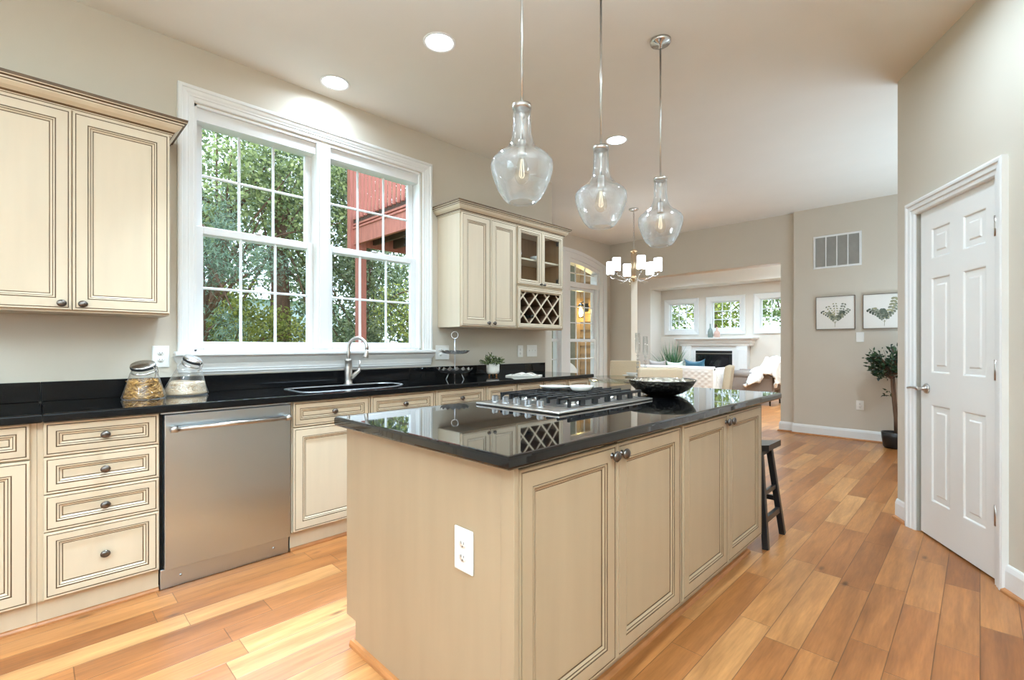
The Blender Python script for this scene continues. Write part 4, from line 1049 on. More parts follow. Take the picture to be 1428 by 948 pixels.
# ------------------------------------------------------------------ counter objects
def slant_jar(x, y, rb, h, rt, tilt, tdir, shift, label, fill, fmat, flabel, fname, n=40):
    r = root('glass_canister', (x, y, .914), label, 'canister', 'glass canisters on the counter')
    td = Vector((math.cos(tdir), math.sin(tdir), 0)); ax = Z_ * math.cos(tilt) + td * math.sin(tilt)
    u = Z_.cross(td).normalized(); v = ax.cross(u)
    def ring(t, rr, top=None):
        """t from 0 at the base to 1 at the tilted rim"""
        c = Vector((x, y, .9145)) + Z_ * (h * t) + td * (shift * t)
        return [c + (u * math.cos(a) + (v.lerp(-td if False else Vector((-td.x, -td.y, 0)) * (1 if v.dot(td) < 0 else -1), 1 - t)).normalized() * math.sin(a)) * rr for a in [2 * PI * k / n for k in range(n)]]
    def loft(mb, spec, cap0=True, mat=0):
        o = len(mb.v); rows = [ring(t, rr) for t, rr in spec]
        vs = [p for q in rows for p in q]; fs = [(i * n + k, i * n + (k + 1) % n, (i + 1) * n + (k + 1) % n, (i + 1) * n + k) for i in range(len(spec) - 1) for k in range(n)]
        if cap0: fs.append(tuple(range(n))[::-1])
        mb.add(vs, fs, mat, True)
        return rows
    m = MB(); g = lambda t: rb + (rt - rb) * t
    loft(m, [(0, rb * .90), (.02, rb * .97), (.06, rb), (.12, g(.09)), (.3, g(.3)), (.6, g(.6)), (.85, g(.88)), (.93, rt * .97), (1, rt)]); m.build('jar', M['jar'], r)
    c = Vector((x, y, .9145)) + Z_ * h + td * shift
    Tl = Matrix.Translation(c) @ ax.to_track_quat('Z', 'Y').to_matrix().to_4x4()
    m = MB(); m.lathe([(rt * .9, .003), (rt * 1.05, .004), (rt * 1.05, .014), (rt * 1.0, .0155)], n=36, T=Tl, mat=1); m.lathe([(rt * 1.02, .0155), (rt * 1.04, .018), (rt * 1.0, .022), (.001, .023)], n=36, T=Tl); m.build('lid', [M['chrome'], M['rubber']], r)
    m = MB()
    m.lathe([(rt * 1.0, -.022), (rt * 1.06, -.020), (rt * 1.06, -.014), (rt * 1.0, -.012)], n=36, T=Tl)
    fd = Vector((.94, -.35, 0)) if abs(shift) < .01 else Vector((.6, .8, 0)); fd = (fd - ax * fd.dot(ax)).normalized()
    for s_ in (-.012, .012):
        sd = ax.cross(fd) * s_; b0 = c + fd * rt * 1.06 + sd
        m.tube([b0 - ax * .045, b0 - ax * .018 + fd * .006, b0 + ax * .008 + fd * .003, b0 + ax * .016 - fd * .004], .0016, 6)
    m.build('clamp', M['chrome'], r)
    # contents
    m = MB(); fr = .84 if fname == 'dry_pasta' else .925
    loft(m, [(.012, rb * .84), (.03, rb * .88 * fr / .93), (.08, rb * fr), (fill * .6, g(fill * .6) * fr), (fill, g(fill) * fr * .95), (fill * 1.02, g(fill) * .5), (fill * 1.03, .004)])
    rnd = random.Random(int(x * 1000 + y * 777))
    big = fname == 'dry_pasta'
    for k in range(420 if big else 1700):
        t = rnd.uniform(.05, fill * 1.02); a = rnd.uniform(0, 2 * PI); rr = g(t) * (.885 if big else .955) * (1 if rnd.random() < .75 else rnd.random() ** .5)
        if t < fill * .97 and rr < g(t) * .8: t = fill * 1.03
        c0 = Vector((x, y, .9145)) + Z_ * h * t + td * shift * t + Vector((math.cos(a), math.sin(a), 0)) * rr * .97
        d0 = Vector((rnd.uniform(-1, 1), rnd.uniform(-1, 1), rnd.uniform(-.6, .6))).normalized(); tt = Vector((-math.sin(a), math.cos(a), 0)); d0 = (tt * rnd.choice((-1, 1)) + Z_ * rnd.uniform(-1, 1)).normalized() if rr > g(t) * .8 else d0
        L = .014 if big else .0062; w = .0045 if big else .0024
        bend = Z_.cross(d0) * L * .25 if big else Vector((0, 0, 0))
        if big: m.tube([c0 - d0 * L, c0 + bend, c0 + d0 * L], w * .9, 5)
        else: m.tube([c0 - d0 * L, c0 + d0 * L], w, 4)
    o = m.build(fname, fmat); tag(o, flabel, 'pasta' if big else 'grain', None, 'stuff')
slant_jar(-3.225, .432, .0985, .166, .054, .40, -.45, .010, 'clear glass canister of brown pasta, left of the pair', .56, M['pasta'], 'golden brown dry pasta inside the left canister', 'dry_pasta')
slant_jar(-3.305, .632, .1155, .192, .048, .50, .62, .048, 'clear glass canister with tilted lid holding pale grain, right of the pair', .37, M['rice'], 'pale oats and rice inside the right canister', 'oat_grain')

# tiered tray
tx, ty = -3.22, 2.565
r = root('tiered_tray', (tx, ty, .914), 'two tier galvanised metal tray with scalloped rims on the counter', 'tray')
def scallop(rad, z, hh):
    m = MB(); n = 96; P = [(.02, 0), (.55, 0), (.8, .25), (1.0, 1.0)]; vs = []; fs = []
    for (u, w) in P:
        for k in range(n):
            a = 2 * PI * k / n; sc = 1 + (.035 * math.cos(16 * a) if w > .2 else 0); vs.append((tx + rad * u * sc * math.cos(a), ty + rad * u * sc * math.sin(a), z + hh * w * (1 + .28 * math.cos(16 * a) * (w > .5))))
    for i in range(len(P) - 1):
        for k in range(n): fs.append((i * n + k, i * n + (k + 1) % n, (i + 1) * n + (k + 1) % n, (i + 1) * n + k))
    fs.append(tuple(range(n)))
    m.add(vs, fs, 0, True); return m
scallop(.152, .966, .036).build('lower_tier', M['metaltray'], r)
scallop(.125, 1.130, .026).build('upper_tier', M['metaltray'], r)
m = MB(); m.tube([(tx, ty, .964), (tx, ty, 1.262)], .0055, 10); m.lathe([(.012, .965), (.014, .972), (.006, .98)], (tx, ty, 0), 12); m.lathe([(.012, 1.129), (.014, 1.137), (.006, 1.145)], (tx, ty, 0), 12); m.build('stem', M['metaltray'], r)
m = MB(); c = Vector((tx, ty, 1.292)); m.tube([c + Vector((.712, .702, 0)) * .029 * math.cos(2 * PI * k / 24) + Z_ * .029 * math.sin(2 * PI * k / 24) for k in range(25)], .003, 8, caps=False); m.build('ring_handle', M['metaltray'], r)
m = MB()
for k in range(3):
    a = 2 * PI * k / 3 + .4; p = Vector((tx + .06 * math.cos(a), ty + .06 * math.sin(a), .966)); q = Vector((tx + .085 * math.cos(a), ty + .085 * math.sin(a), .9175)); m.tube([p, q], .004, 8); m.sphere(q - Z_ * .0 + Z_ * .0015, .0045, n=8, m=6)
m.build('feet', M['metaltray'], r)

def leaves(mb, pts, dirs, L, W, rnd, mat=0, fold=.25):
    for p, d in zip(pts, dirs):
        d = Vector(d).normalized(); s_ = d.cross(Vector((rnd.uniform(-1, 1), rnd.uniform(-1, 1), rnd.uniform(-.2, 1))))
        if s_.length < 1e-3: continue
        s_.normalize(); nn = s_.cross(d); l = L * rnd.uniform(.7, 1.2); w = W * rnd.uniform(.8, 1.15); p = Vector(p)
        mb.add([p, p + d * l * .45 + s_ * w + nn * w * fold, p + d * l - nn * l * .1, p + d * l * .45 - s_ * w + nn * w * fold, p + d * l * .5], [(0, 1, 4), (1, 2, 4), (2, 3, 4), (3, 0, 4)], mat)
# small potted plant
px, py = -3.26, 3.05
r = root('potted_plant', (px, py, .914), 'small green plant in a white footed pot on the counter', 'potted plant')
m = MB(); m.lathe([(.001, .936), (.045, .936), (.056, .942), (.061, .955), (.062, 1.033), (.058, 1.034), (.057, 1.015), (.001, 1.015)], (px, py, 0), 32); p_ = m.build('pot', M['ceramicmatte'], r)
for k in range(3):
    a = 2 * PI * k / 3 + .3; m = MB(); m.tube([(px + .035 * math.cos(a), py + .035 * math.sin(a), .938), (px + .042 * math.cos(a), py + .042 * math.sin(a), .9148)], [.010, .007], 10); m.build('foot', M['shoe'], p_)
rnd = random.Random(3); m = MB(); st = MB()
for k in range(46):
    a = rnd.uniform(0, 2 * PI); e = rnd.uniform(.15, 1.35); L = rnd.uniform(.06, .125); d = Vector((math.cos(a) * math.cos(e), math.sin(a) * math.cos(e), math.sin(e)))
    b = Vector((px + math.cos(a) * .02, py + math.sin(a) * .02, 1.012)); t = b + d * L; st.tube([b, b.lerp(t, .5) + Z_ * .006, t], .0012, 5)
    for j in range(12):
        q = b.lerp(t, .35 + .65 * j / 11); dd = d + Vector((rnd.uniform(-1, 1), rnd.uniform(-1, 1), rnd.uniform(-.5, .9))); leaves(m, [q], [dd], .022, .0065, rnd)
m.build('foliage', M['leafsmall'], r, recalc=False); st.build('stems', M['leafsmall'], r)
# open book / magazine
T = Matrix.Translation((-3.055, 3.26, .9147)) @ Matrix.Rotation(math.radians(32), 4, 'Z')
r = root('open_book', (-3.055, 3.26, .9147), 'white open cookbook lying beside the potted plant', 'book')
m = MB()
for s in (-1, 1):
    n = 10; vs = []; fs = []
    for i in range(n + 1):
        u = i / n; z = .010 + .022 * math.sin(PI * min(1, u * 1.35 + .12)) * (1 - .35 * u)
        for v in (-.10, .10): vs += [(s * u * .155, v, z), (s * (u * .158), v, .001)]
    for i in range(n):
        b = i * 4; fs += [(b, b + 4, b + 6, b + 2), (b + 1, b + 3, b + 7, b + 5), (b, b + 1, b + 5, b + 4), (b + 2, b + 6, b + 7, b + 3)]
    fs.append((n * 4, n * 4 + 1, n * 4 + 3, n * 4 + 2)); m.add([T @ Vector(v) for v in vs], fs, 0, False)
b = m.build('pages', M['page'], r)
m = MB()
for (u0, u1, v0, v1, s) in ((.25, .8, -.05, .06, -1), (.2, .55, -.02, .07, 1), (.6, .9, -.07, .05, 1)):
    k = 6; vs = []; fs = []
    for i in range(k + 1):
        u = u0 + (u1 - u0) * i / k; z = .0108 + .022 * math.sin(PI * min(1, u * 1.35 + .12)) * (1 - .35 * u)
        vs += [T @ Vector((s * u * .155, v0, z)), T @ Vector((s * u * .155, v1, z))]
    m.add(vs, [(2 * i, 2 * i + 1, 2 * i + 3, 2 * i + 2) for i in range(k)])
m.build('printed_pictures', M['print'], b, recalc=False)

# ------------------------------------------------------------------ back wall objects
r = root('air_vent', (-1.33, YF, 2.44), 'white return air grille high on the back wall', 'vent')
m = MB(); m.rings((-1.594, YF - .0005, 2.222), (1, 0, 0), Z_, (0, -1, 0), .528, .436, [(0, 0, 0), (0, .006, 0), (.004, .010, 0), (.024, .010, 0), (.026, .004, 0)], cap=False)
for k in range(1, 4): x = -1.594 + .024 + (.48) * k / 4; m.box(x - .006, YF - .011, 2.24, x + .006, YF - .003, 2.64)
m.build('frame', M['white'], r)
m = MB()
for k in range(38): z = 2.249 + k * .0103; m.add([(-1.57, YF - .009, z), (-1.09, YF - .009, z), (-1.09, YF - .002, z + .0075), (-1.57, YF - .002, z + .0075)], [(0, 1, 2, 3)])
m.build('louvres', M['ventgrey'], r, recalc=False)
m = MB(); m.add([(-1.57, YF - .001, 2.246), (-1.09, YF - .001, 2.246), (-1.09, YF - .001, 2.636), (-1.57, YF - .001, 2.636)], [(0, 1, 2, 3)]); m.build('backing', M['ventgrey'], r)
def picture(x0, x1, z0, z1, seed, label):
    r = root('framed_picture', ((x0 + x1) / 2, YF, z0), label, 'picture', 'botanical pictures')
    m = MB(); m.rings((x0, YF - .001, z0), (1, 0, 0), Z_, (0, -1, 0), x1 - x0, z1 - z0, [(0, 0, 0), (0, .034, 0), (.006, .034, 0), (.006, .022, 0)], cap=False); m.build('frame', M['woodframe'], r)
    m = MB(); m.box(x0 + .004, YF - .024, z0 + .004, x1 - .004, YF - .004, z1 - .004); cv = m.build('canvas', M['canvas'], r)
    rnd = random.Random(seed); m = MB(); cx = (x0 + x1) / 2; zb = z0 + .075; Y = YF - .0246; w = x1 - x0
    def leaf(c, ang, a, b, mt):
        k = 14; m.add([(c[0] + a * math.cos(2 * PI * i / k) * math.cos(ang) - b * math.sin(2 * PI * i / k) * math.sin(ang), Y - rnd.uniform(0, .0006), c[1] + a * math.cos(2 * PI * i / k) * math.sin(ang) + b * math.sin(2 * PI * i / k) * math.cos(ang)) for i in range(k)], [tuple(range(k))], mt)
    for (ang, L, mt, big) in ((2.45, .185, 1, .015), (2.0, .20, 2, .013), (1.6, .22, 2, .012), (1.15, .23, 0, .015), (.75, .20, 0, .016), (2.2, .13, 0, .018), (.95, .14, 1, .020)) if seed == 1 else ((2.5, .20, 1, .020), (2.25, .17, 0, .020), (1.75, .12, 1, .022), (1.2, .27, 2, .022), (.95, .22, 0, .020)):
        for j in range(1, 8):
            t = j / 7; bx = cx + L * t * math.cos(ang) + .012 * math.sin(3 * t); bz = zb + .03 + L * t * math.sin(ang)
            for s_ in (-1, 1):
                leaf((bx + s_ * .016 * math.sin(ang), bz + .008 - s_ * .010 * math.cos(ang)), ang + s_ * .9, big * rnd.uniform(.75, 1.15), big * .62, mt if rnd.random() < .7 else rnd.choice((0, 1, 2)))
        m.add([(cx - .001, Y, zb), (cx + .001, Y, zb), (cx + L * math.cos(ang) + .001, Y, zb + .03 + L * math.sin(ang)), (cx + L * math.cos(ang) - .001, Y, zb + .03 + L * math.sin(ang))], [(0, 1, 2, 3)], 2)
    m.add([(cx - .004, Y, zb - .045), (cx, Y, zb - .045), (cx + .004, Y, zb + .03), (cx - .002, Y, zb + .03)], [(0, 1, 2, 3)], 2)
    m.build('leaf_print', [M['ink1'], M['ink2'], M['ink3']], cv, recalc=False)
picture(-1.560, -1.130, 1.414, 1.846, 1, 'framed print of fine grey green leaf sprigs below the vent')
picture(-1.050, -.620, 1.412, 1.842, 2, 'framed print of larger round leaves beside the pantry wall')

# potted tree
px, py = -.715, 7.12
r = root('potted_tree', (px, py, 0), 'topiary tree in a black pot beside the back wall', 'potted tree')
m = MB(); m.lathe([(.001, .002), (.095, .002), (.108, .02), (.122, .12), (.128, .185), (.120, .187), (.114, .165), (.001, .16)], (px, py, 0), 36); m.build('pot', M['black'], r)
m = MB(); m.lathe([(.113, .166), (.06, .172), (.001, .173)], (px, py, 0), 24); m.build('soil', M['soil'], r)
m = MB(); m.tube([(px + .012, py, .16), (px + .008, py, .35), (px - .010, py, .55), (px - .022, py, .72), (px - .03, py, .86)], [.018, .016, .015, .014, .011], 10); m.tube([(px + .022, py + .01, .16), (px + .014, py + .012, .5), (px - .008, py + .012, .84)], [.012, .011, .009], 8)
rnd = random.Random(11)
fo = MB()
for k in range(84):
    a = rnd.uniform(0, 2 * PI); e = math.asin(rnd.uniform(-.75, 1)); rr = .19 * rnd.uniform(.75, 1.1)
    t = Vector((px - .01 + rr * math.cos(a) * math.cos(e) * 1.22, py - .03 + rr * math.sin(a) * math.cos(e) * .72, 1.0 + rr * 1.12 * math.sin(e)))
    b = Vector((px - .028, py, .80 + .1 * rnd.random())); mid = b.lerp(t, .5) + Z_ * .02; m.tube([b, mid, t], [.004, .003, .0015], 5)
    for j in range(11):
        q = b.lerp(t, .45 + .6 * rnd.random()) + Vector((rnd.gauss(0, .018), rnd.gauss(0, .018), rnd.gauss(0, .018))); d = (t - b).normalized() + Vector((rnd.uniform(-1, 1), rnd.uniform(-1, 1), rnd.uniform(-1, .6))); leaves(fo, [q], [d], .060, .0145, rnd)
for (bz, dx, dz) in ((.60, -.09, .02), (.62, -.07, .06), (.50, .09, .05), (.47, .10, -.02)):
    b = Vector((px - .005, py, bz)); t = b + Vector((dx, -.02, dz)); m.tube([b, t], [.003, .001], 5)
    for j in range(6): leaves(fo, [b.lerp(t, .4 + .6 * j / 5)], [(dx * 8 + rnd.uniform(-.6, .6), rnd.uniform(-.6, .6), rnd.uniform(-.7, .7))], .045, .010, rnd)
m.build('trunk', M['bark'], r); fo.build('foliage', M['leafdark'], r, recalc=False)

# ------------------------------------------------------------------ dining area
tcx, tcy = -3.32, 5.75
r = root('dining_table', (tcx, tcy, 0), 'round glass dining table under the chandelier', 'table')
m = MB(); m.lathe([(.001, .738), (.770, .738), (.776, .742), (.776, .748), (.770, .752), (.001, .752)], (tcx, tcy, 0), 64); m.build('glass_top', M['tableglass'], r)
m = MB(); m.lathe([(.001, .0), (.30, .0), (.30, .03), (.20, .05), (.075, .12), (.06, .35), (.075, .62), (.16, .70), (.22, .725), (.22, .7375), (.001, .7375)], (tcx, tcy, 0), 40); m.build('pedestal', M['linen'], r)
def dchair(x, y, rz, label):
    r = root('dining_chair', (0, 0, 0), label, 'chair', 'cream upholstered dining chairs')
    m = MB(); m.box(-.235, -.22, .36, .235, .26, .48, bev=.025, seg=3); m.build('seat', M['linen'], r)
    m = MB(); T = Matrix.Translation((0, -.20, .44)) @ Matrix.Rotation(math.radians(7), 4, 'X'); m.box(-.235, -.075, 0, .235, 0.005, .53, bev=.022, seg=3, T=T); m.build('backrest', M['linen'], r)
    for a in (-1, 1):
        for b, yy in ((-1, -.21), (1, .225)):
            m = MB(); m.obb((a * .205, yy + (-.03 if b < 0 else 0), 0), (a * .205, yy, .37), .04, .04, up=(0, 1, 0), bev=.004); m.build('leg', M['black'], r)
    r.location = (x, y, 0); r.rotation_euler = (0, 0, rz)
    return r
def face(x, y, tx_, ty_): return math.atan2(ty_ - y, tx_ - x) - PI / 2
def dplace(x, y, label, tgt=(tcx, tcy)):
    global DC
    if DC is None: DC = dchair(x, y, face(x, y, *tgt), label); return
    c = copy_tree(DC); c.location = (x, y, 0); c.rotation_euler = (0, 0, face(x, y, *tgt)); c['label'] = label
DC = None
dplace(-2.66, 4.98, 'cream dining chair seen from behind, straight above the dark bowl', (-3.38, 5.74))
dplace(-2.42, 5.80, 'cream dining chair turned sideways in front of the white sofa', (-3.3, 5.55))
dplace(-3.86, 6.44, 'cream dining chair on the far side of the table, nearest the arched window')
for k, (a, rr, lb) in enumerate(((.02, .50, 'white plate setting on the table before the sideways chair'), (-.9, .50, 'white plate setting on the table near the dark bowl'), (2.2, .5, 'white plate setting on the far side of the glass table'))):
    x, y = tcx + rr * math.cos(a), tcy + rr * math.sin(a)
    r = root('place_setting', (x, y, .752), lb, 'plates', 'place settings on the glass table')
    m = MB(); m.lathe([(.001, .7545), (.085, .7545), (.09, .753), (.10, .756), (.140, .770), (.139, .772), (.098, .759), (.001, .758)], (x, y, 0), 32); m.build('plate', M['ceramic'], r)
    m = MB(); m.lathe([(.001, .760), (.035, .760), (.075, .788), (.085, .806), (.083, .807), (.07, .790), (.001, .766)], (x, y, 0), 28); m.build('bowl', M['ceramic'], r)
m = MB(); T = Matrix.Translation((-3.02, 5.09, .7525)) @ Matrix.Rotation(.9, 4, 'Z'); m.box(-.05, -.075, 0, .05, .075, .008, bev=.002, T=T); o = m.build('napkin', M['black']); tag(o, 'folded black napkin at the near edge of the glass table', 'napkin')
def hurricane(x, y, h, rad, label):
    r = root('candle_holder', (x, y, .752), label, 'candle holder', 'tall glass candle holders')
    m = MB(); m.lathe([(.001, .7525), (rad * 1.1, .7525), (rad * 1.1, .760), (.018, .770), (.014, .80), (.022, .815), (.012, .83), (.012, .90), (.02, .912), (.012, .925), (.012, .752 + h * .55), (rad, .752 + h * .58), (rad * 1.05, .752 + h * .60), (.001, .752 + h * .60)], (x, y, 0), 24); m.build('stem', M['jar'], r)
    m = MB(); m.lathe([(rad * .95, .752 + h * .60), (rad, .752 + h * .66), (rad, .752 + h), (rad * .94, .752 + h), (rad * .94, .752 + h * .62)], (x, y, 0), 24); m.build('glass_cup', M['jar'], r)
    m = MB()
    for k in range(6): z = .80 + (h * .5) * k / 6; m.lathe([(.013, z), (.024, z + .008), (.013, z + .016)], (x, y, 0), 16)
    m.build('beads', M['chrome'], r)
hurricane(tcx + .02, tcy + .02, .62, .034, 'taller clear glass candle holder on the dining table')
hurricane(tcx + .10, tcy + .08, .575, .034, 'shorter clear glass candle holder on the dining table')

# chandelier
hx, hy = -3.32, 5.70
r = root('chandelier', (hx, hy, ZC), 'six arm chandelier with lit white shades over the dining table', 'chandelier')
m = MB(); m.lathe([(.001, ZC), (.065, ZC), (.065, ZC - .012), (.05, ZC - .022), (.012, ZC - .03), (.001, ZC - .03)], (hx, hy, 0), 28); m.build('canopy', M['chrome'], r)
m = MB(); z = ZC - .03; k = 0
while z > 2.50:
    d = Vector((1, 0, 0)) if k % 2 else Vector((0, 1, 0)); m.tube([Vector((hx, hy, z - .022)) + d * .009 * math.cos(2 * PI * i / 10) + Z_ * .024 * math.sin(2 * PI * i / 10) for i in range(11)], .0028, 5, caps=False); z -= .036; k += 1
m.build('chain', M['nickel'], r)
m = MB(); m.lathe([(.001, 2.50), (.012, 2.495), (.045, 2.475), (.045, 2.465), (.014, 2.458), (.010, 2.44), (.001, 2.44)], (hx, hy, 0), 20)
for k in range(4):
    a = PI / 4 + PI / 2 * k; m.tube([(hx + .026 * math.cos(a), hy + .026 * math.sin(a), 2.46), (hx + .034 * math.cos(a), hy + .034 * math.sin(a), 2.30), (hx + .02 * math.cos(a), hy + .02 * math.sin(a), 2.14)], .005, 8)
m.lathe([(.001, 2.06), (.010, 2.062), (.014, 2.075), (.030, 2.095), (.036, 2.115), (.030, 2.135), (.012, 2.15), (.001, 2.15)], (hx, hy, 0), 20); m.build('column', M['gold'], r)
ca = -.75
for k in range(6):
    a = ca + PI / 3 * k; d = Vector((math.cos(a), math.sin(a), 0)); c = Vector((hx, hy, 0))
    m = MB(); m.tube([c + d * t + Z_ * z for t, z in ((.025, 2.11), (.08, 2.085), (.14, 2.075), (.20, 2.095), (.25, 2.12), (.29, 2.118), (.315, 2.135), (.318, 2.165))], .006, 8)
    m.tube([c + d * t + Z_ * z for t, z in ((.10, 2.082), (.15, 2.055), (.19, 2.045))], [.004, .0035, .002], 6)
    m.lathe([(.001, 2.160), (.020, 2.163), (.034, 2.175), (.034, 2.181), (.001, 2.181)], c + d * .318, 18); am = m.build('arm', M['chrome'], r)
    m = MB(); m.lathe([(.044, 2.182), (.052, 2.184), (.052, 2.350), (.049, 2.350), (.049, 2.19), (.001, 2.186)], c + d * .318, 28); m.build('shade', M['shade'], am)

# ------------------------------------------------------------------ living room
r = root('fireplace', (-4.97, 12.83, 0), 'white fireplace surround with black firebox', 'fireplace')
fy = 12.50; fx0, fx1 = -5.86, -4.06
m = MB(); m.box(fx0 + .10, fy + .03, 0, -5.44, 12.829, 1.30); m.box(-4.49, fy + .03, 0, fx1 - .10, 12.829, 1.30); m.box(-5.44, fy + .03, 1.07, -4.49, 12.829, 1.30); m.box(-5.44, fy + .03, 0, -4.49, 12.829, .245)
for x in (fx0 + .06, fx1 - .32): m.box(x, fy - .01, 0, x + .26, fy + .05, 1.26); m.box(x + .05, fy - .016, .16, x + .21, fy, 1.1, bev=.006); m.box(x - .015, fy - .03, 0, x + .275, fy + .05, .14)
m.build('surround', M['white'], r)
m = MB(); m.sweep([(fx0 + .02, 12.829), (fx0 + .02, fy), (fx1 - .02, fy), (fx1 - .02, 12.829)], [(0, 1.19), (.015, 1.20), (.02, 1.25), (.045, 1.28), (.06, 1.32), (.10, 1.36), (.11, 1.375), (.13, 1.38), (.13, 1.412), (0, 1.412)]); m.box(fx0 + .02, fy, 1.38, fx1 - .02, 12.828, 1.4125); m.build('mantel_shelf', M['white'], r)
m = MB(); m.box(-5.44, fy + .04, .245, -4.49, fy + .32, 1.07); m.build('firebox', M['firebox'], r)
m = MB(); m.box(-5.36, fy + .028, .33, -4.57, fy + .039, .95); m.build('glass_front', M['fireglass'], r)
m = MB(); m.box(-5.44, fy + .025, .985, -4.49, fy + .039, 1.005); m.box(-5.44, fy + .025, .275, -4.49, fy + .039, .305); m.build('trim_bar', M['nickel'], r)
def bottle_vase(x, y, z, h, rad, mt, label):
    m = MB(); m.lathe([(.001, z), (rad * .85, z), (rad, z + h * .08), (rad, z + h * .42), (rad * .8, z + h * .56), (rad * .3, z + h * .7), (rad * .27, z + h * .92), (rad * .36, z + h), (rad * .28, z + h), (.001, z + h * .9)], (x, y, 0), 28); tag(m.build('vase', mt), label, 'vase', 'vases on the mantel')
bottle_vase(-5.03, 12.50, 1.4128, .36, .066, M['teal'], 'tall grey green bottle vase on the mantel')
bottle_vase(-4.86, 12.50, 1.4128, .27, .074, M['pink'], 'shorter blush bottle vase on the mantel')

def tufted(mb, O, U, V, N, w, h, nu, nv, depth, mat=0):
    O, U, V, N = map(Vector, (O, U, V, N)); a, b = nu * 6, nv * 6; vs = []
    for j in range(b + 1):
        for i in range(a + 1):
            u, v = i / a * nu, j / b * nv
            q = abs(math.sin(PI * (u + v) / 1)) * abs(math.sin(PI * (u - v) / 1)); edge = min(1, min(i, a - i, j, b - j) / 2)
            vs.append(O + U * (w * i / a) + V * (h * j / b) + N * depth * (q ** .5) * edge)
    mb.add(vs, [(j * (a + 1) + i, j * (a + 1) + i + 1, (j + 1) * (a + 1) + i + 1, (j + 1) * (a + 1) + i) for j in range(b) for i in range(a)], mat, True)
r = root('tufted_sofa', (-4.75, 10.4, 0), 'white button tufted sofa with its back towards the kitchen', 'sofa')
sx0, sx1, sy0 = -5.86, -3.96, 10.0
m = MB(); m.box(sx0, sy0, .12, sx1, sy0 + .16, .735, bev=.02, seg=3); m.tube([(sx0, sy0 + .06, .715), (sx1, sy0 + .06, .715)], .045, 14); tufted(m, (sx0 + .01, sy0, .14), (1, 0, 0), Z_, (0, -1, 0), sx1 - sx0 - .02, .55, 13, 5, .012); m.build('backrest', M['sofa'], r)
for (x, n) in ((sx0, (-1, 0, 0)), (sx1 - .14, (1, 0, 0))):
    m = MB(); m.box(x, sy0 + .16, .12, x + .14, sy0 + .85, .66, bev=.02, seg=3); tufted(m, (x if n[0] < 0 else x + .14, sy0 + .17, .14), Y_, Z_, n, .66, .5, 6, 5, .011); m.tube([(x + .07, sy0 + .1, .655), (x + .07, sy0 + .85, .655)], .07, 14); m.build('armrest', M['sofa'], r)
m = MB(); m.box(sx0 + .14, sy0 + .16, .14, sx1 - .14, sy0 + .82, .32); m.box(sx0 + .145, sy0 + .165, .32, sx1 - .145, sy0 + .84, .45, bev=.03, seg=3); m.build('seat', M['sofa'], r)
for x in (sx0 + .06, sx1 - .06):
    for y in (sy0 + .06, sy0 + .80): m = MB(); m.tube([(x, y, 0), (x, y, .13)], [.015, .024], 10); m.build('leg', M['black'], r)
def pillow(x, y, z, s_, rot, mt, label):
    m = MB(); n = 14; vs = []; fs = []
    T = Matrix.Translation((x, y, z)) @ Matrix.Rotation(rot, 4, 'Y') @ Matrix.Rotation(.16, 4, 'X')
    for side in (1, -1):
        for j in range(n + 1):
            for i in range(n + 1):
                u, v = -1 + 2 * i / n, -1 + 2 * j / n; pin = 1 - .10 * (1 - max(abs(u), abs(v)) ** 4) * 0
                fx_ = u * (1 - .16 * (1 - v * v) * (abs(u) ** 3)); fz_ = v * (1 - .34 * (1 - u * u) * (abs(v) ** 3))
                vs.append(T @ Vector((fx_ * s_, side * .09 * ((1 - u ** 4) * (1 - v ** 4)) ** .6, fz_ * s_)))
    k = (n + 1) ** 2
    for b in (0, k): fs += [(b + j * (n + 1) + i, b + j * (n + 1) + i + 1, b + (j + 1) * (n + 1) + i + 1, b + (j + 1) * (n + 1) + i) for j in range(n) for i in range(n)]
    m.add(vs, fs, 0, True); tag(m.build('throw_pillow', mt), label, 'pillow', 'throw pillows on the tufted sofa')
pillow(-5.40, 10.36, .665, .225, .03, M['greypillow'], 'taupe throw pillow at the left end of the white sofa')
pillow(-4.96, 10.36, .665, .20, -.03, M['sagepillow'], 'pale sage throw pillow between the taupe and blue pillows')
pillow(-4.50, 10.36, .68, .24, -.02, M['bluepillow'], 'teal blue throw pillow at the right end of the white sofa')

r = root('armchair', (-3.3, 10.65, 0), 'grey rolled arm armchair facing the sofa side', 'armchair')
ax0, ax1, ay0, ay1 = -3.76, -2.92, 10.28, 11.05
for y in (ay0, ay1 - .16):
    m = MB(); m.box(ax0 + .03, y, .16, ax1, y + .16, .60, bev=.02, seg=3); m.tube([(ax0, y + .08, .595), (ax1 - .05, y + .08, .595)], .095, 20); m.tube([(ax0 - .006, y + .08, .595), (ax0, y + .08, .595)], .08, 20); m.build('armrest', M['grey'], r)
m = MB(); m.box(ax0 + .03, ay0 + .16, .16, ax1 - .1, ay1 - .16, .32); m.box(ax0 + .01, ay0 + .162, .32, ax1 - .16, ay1 - .162, .46, bev=.04, seg=3); m.build('seat', M['grey'], r)
m = MB(); T = Matrix.Translation((ax1 - .20, 0, .30)) @ Matrix.Rotation(.12, 4, 'Y'); m.box(0, ay0 + .10, 0, .18, ay1 - .10, .62, bev=.06, seg=4, T=T); m.build('backrest', M['grey'], r)
for x in (ax0 + .10, ax1 - .06):
    for y in (ay0 + .06, ay1 - .06): m = MB(); m.tube([(x, y, 0), (x, y, .17)], [.014, .026], 10); m.build('leg', M['black'], r)
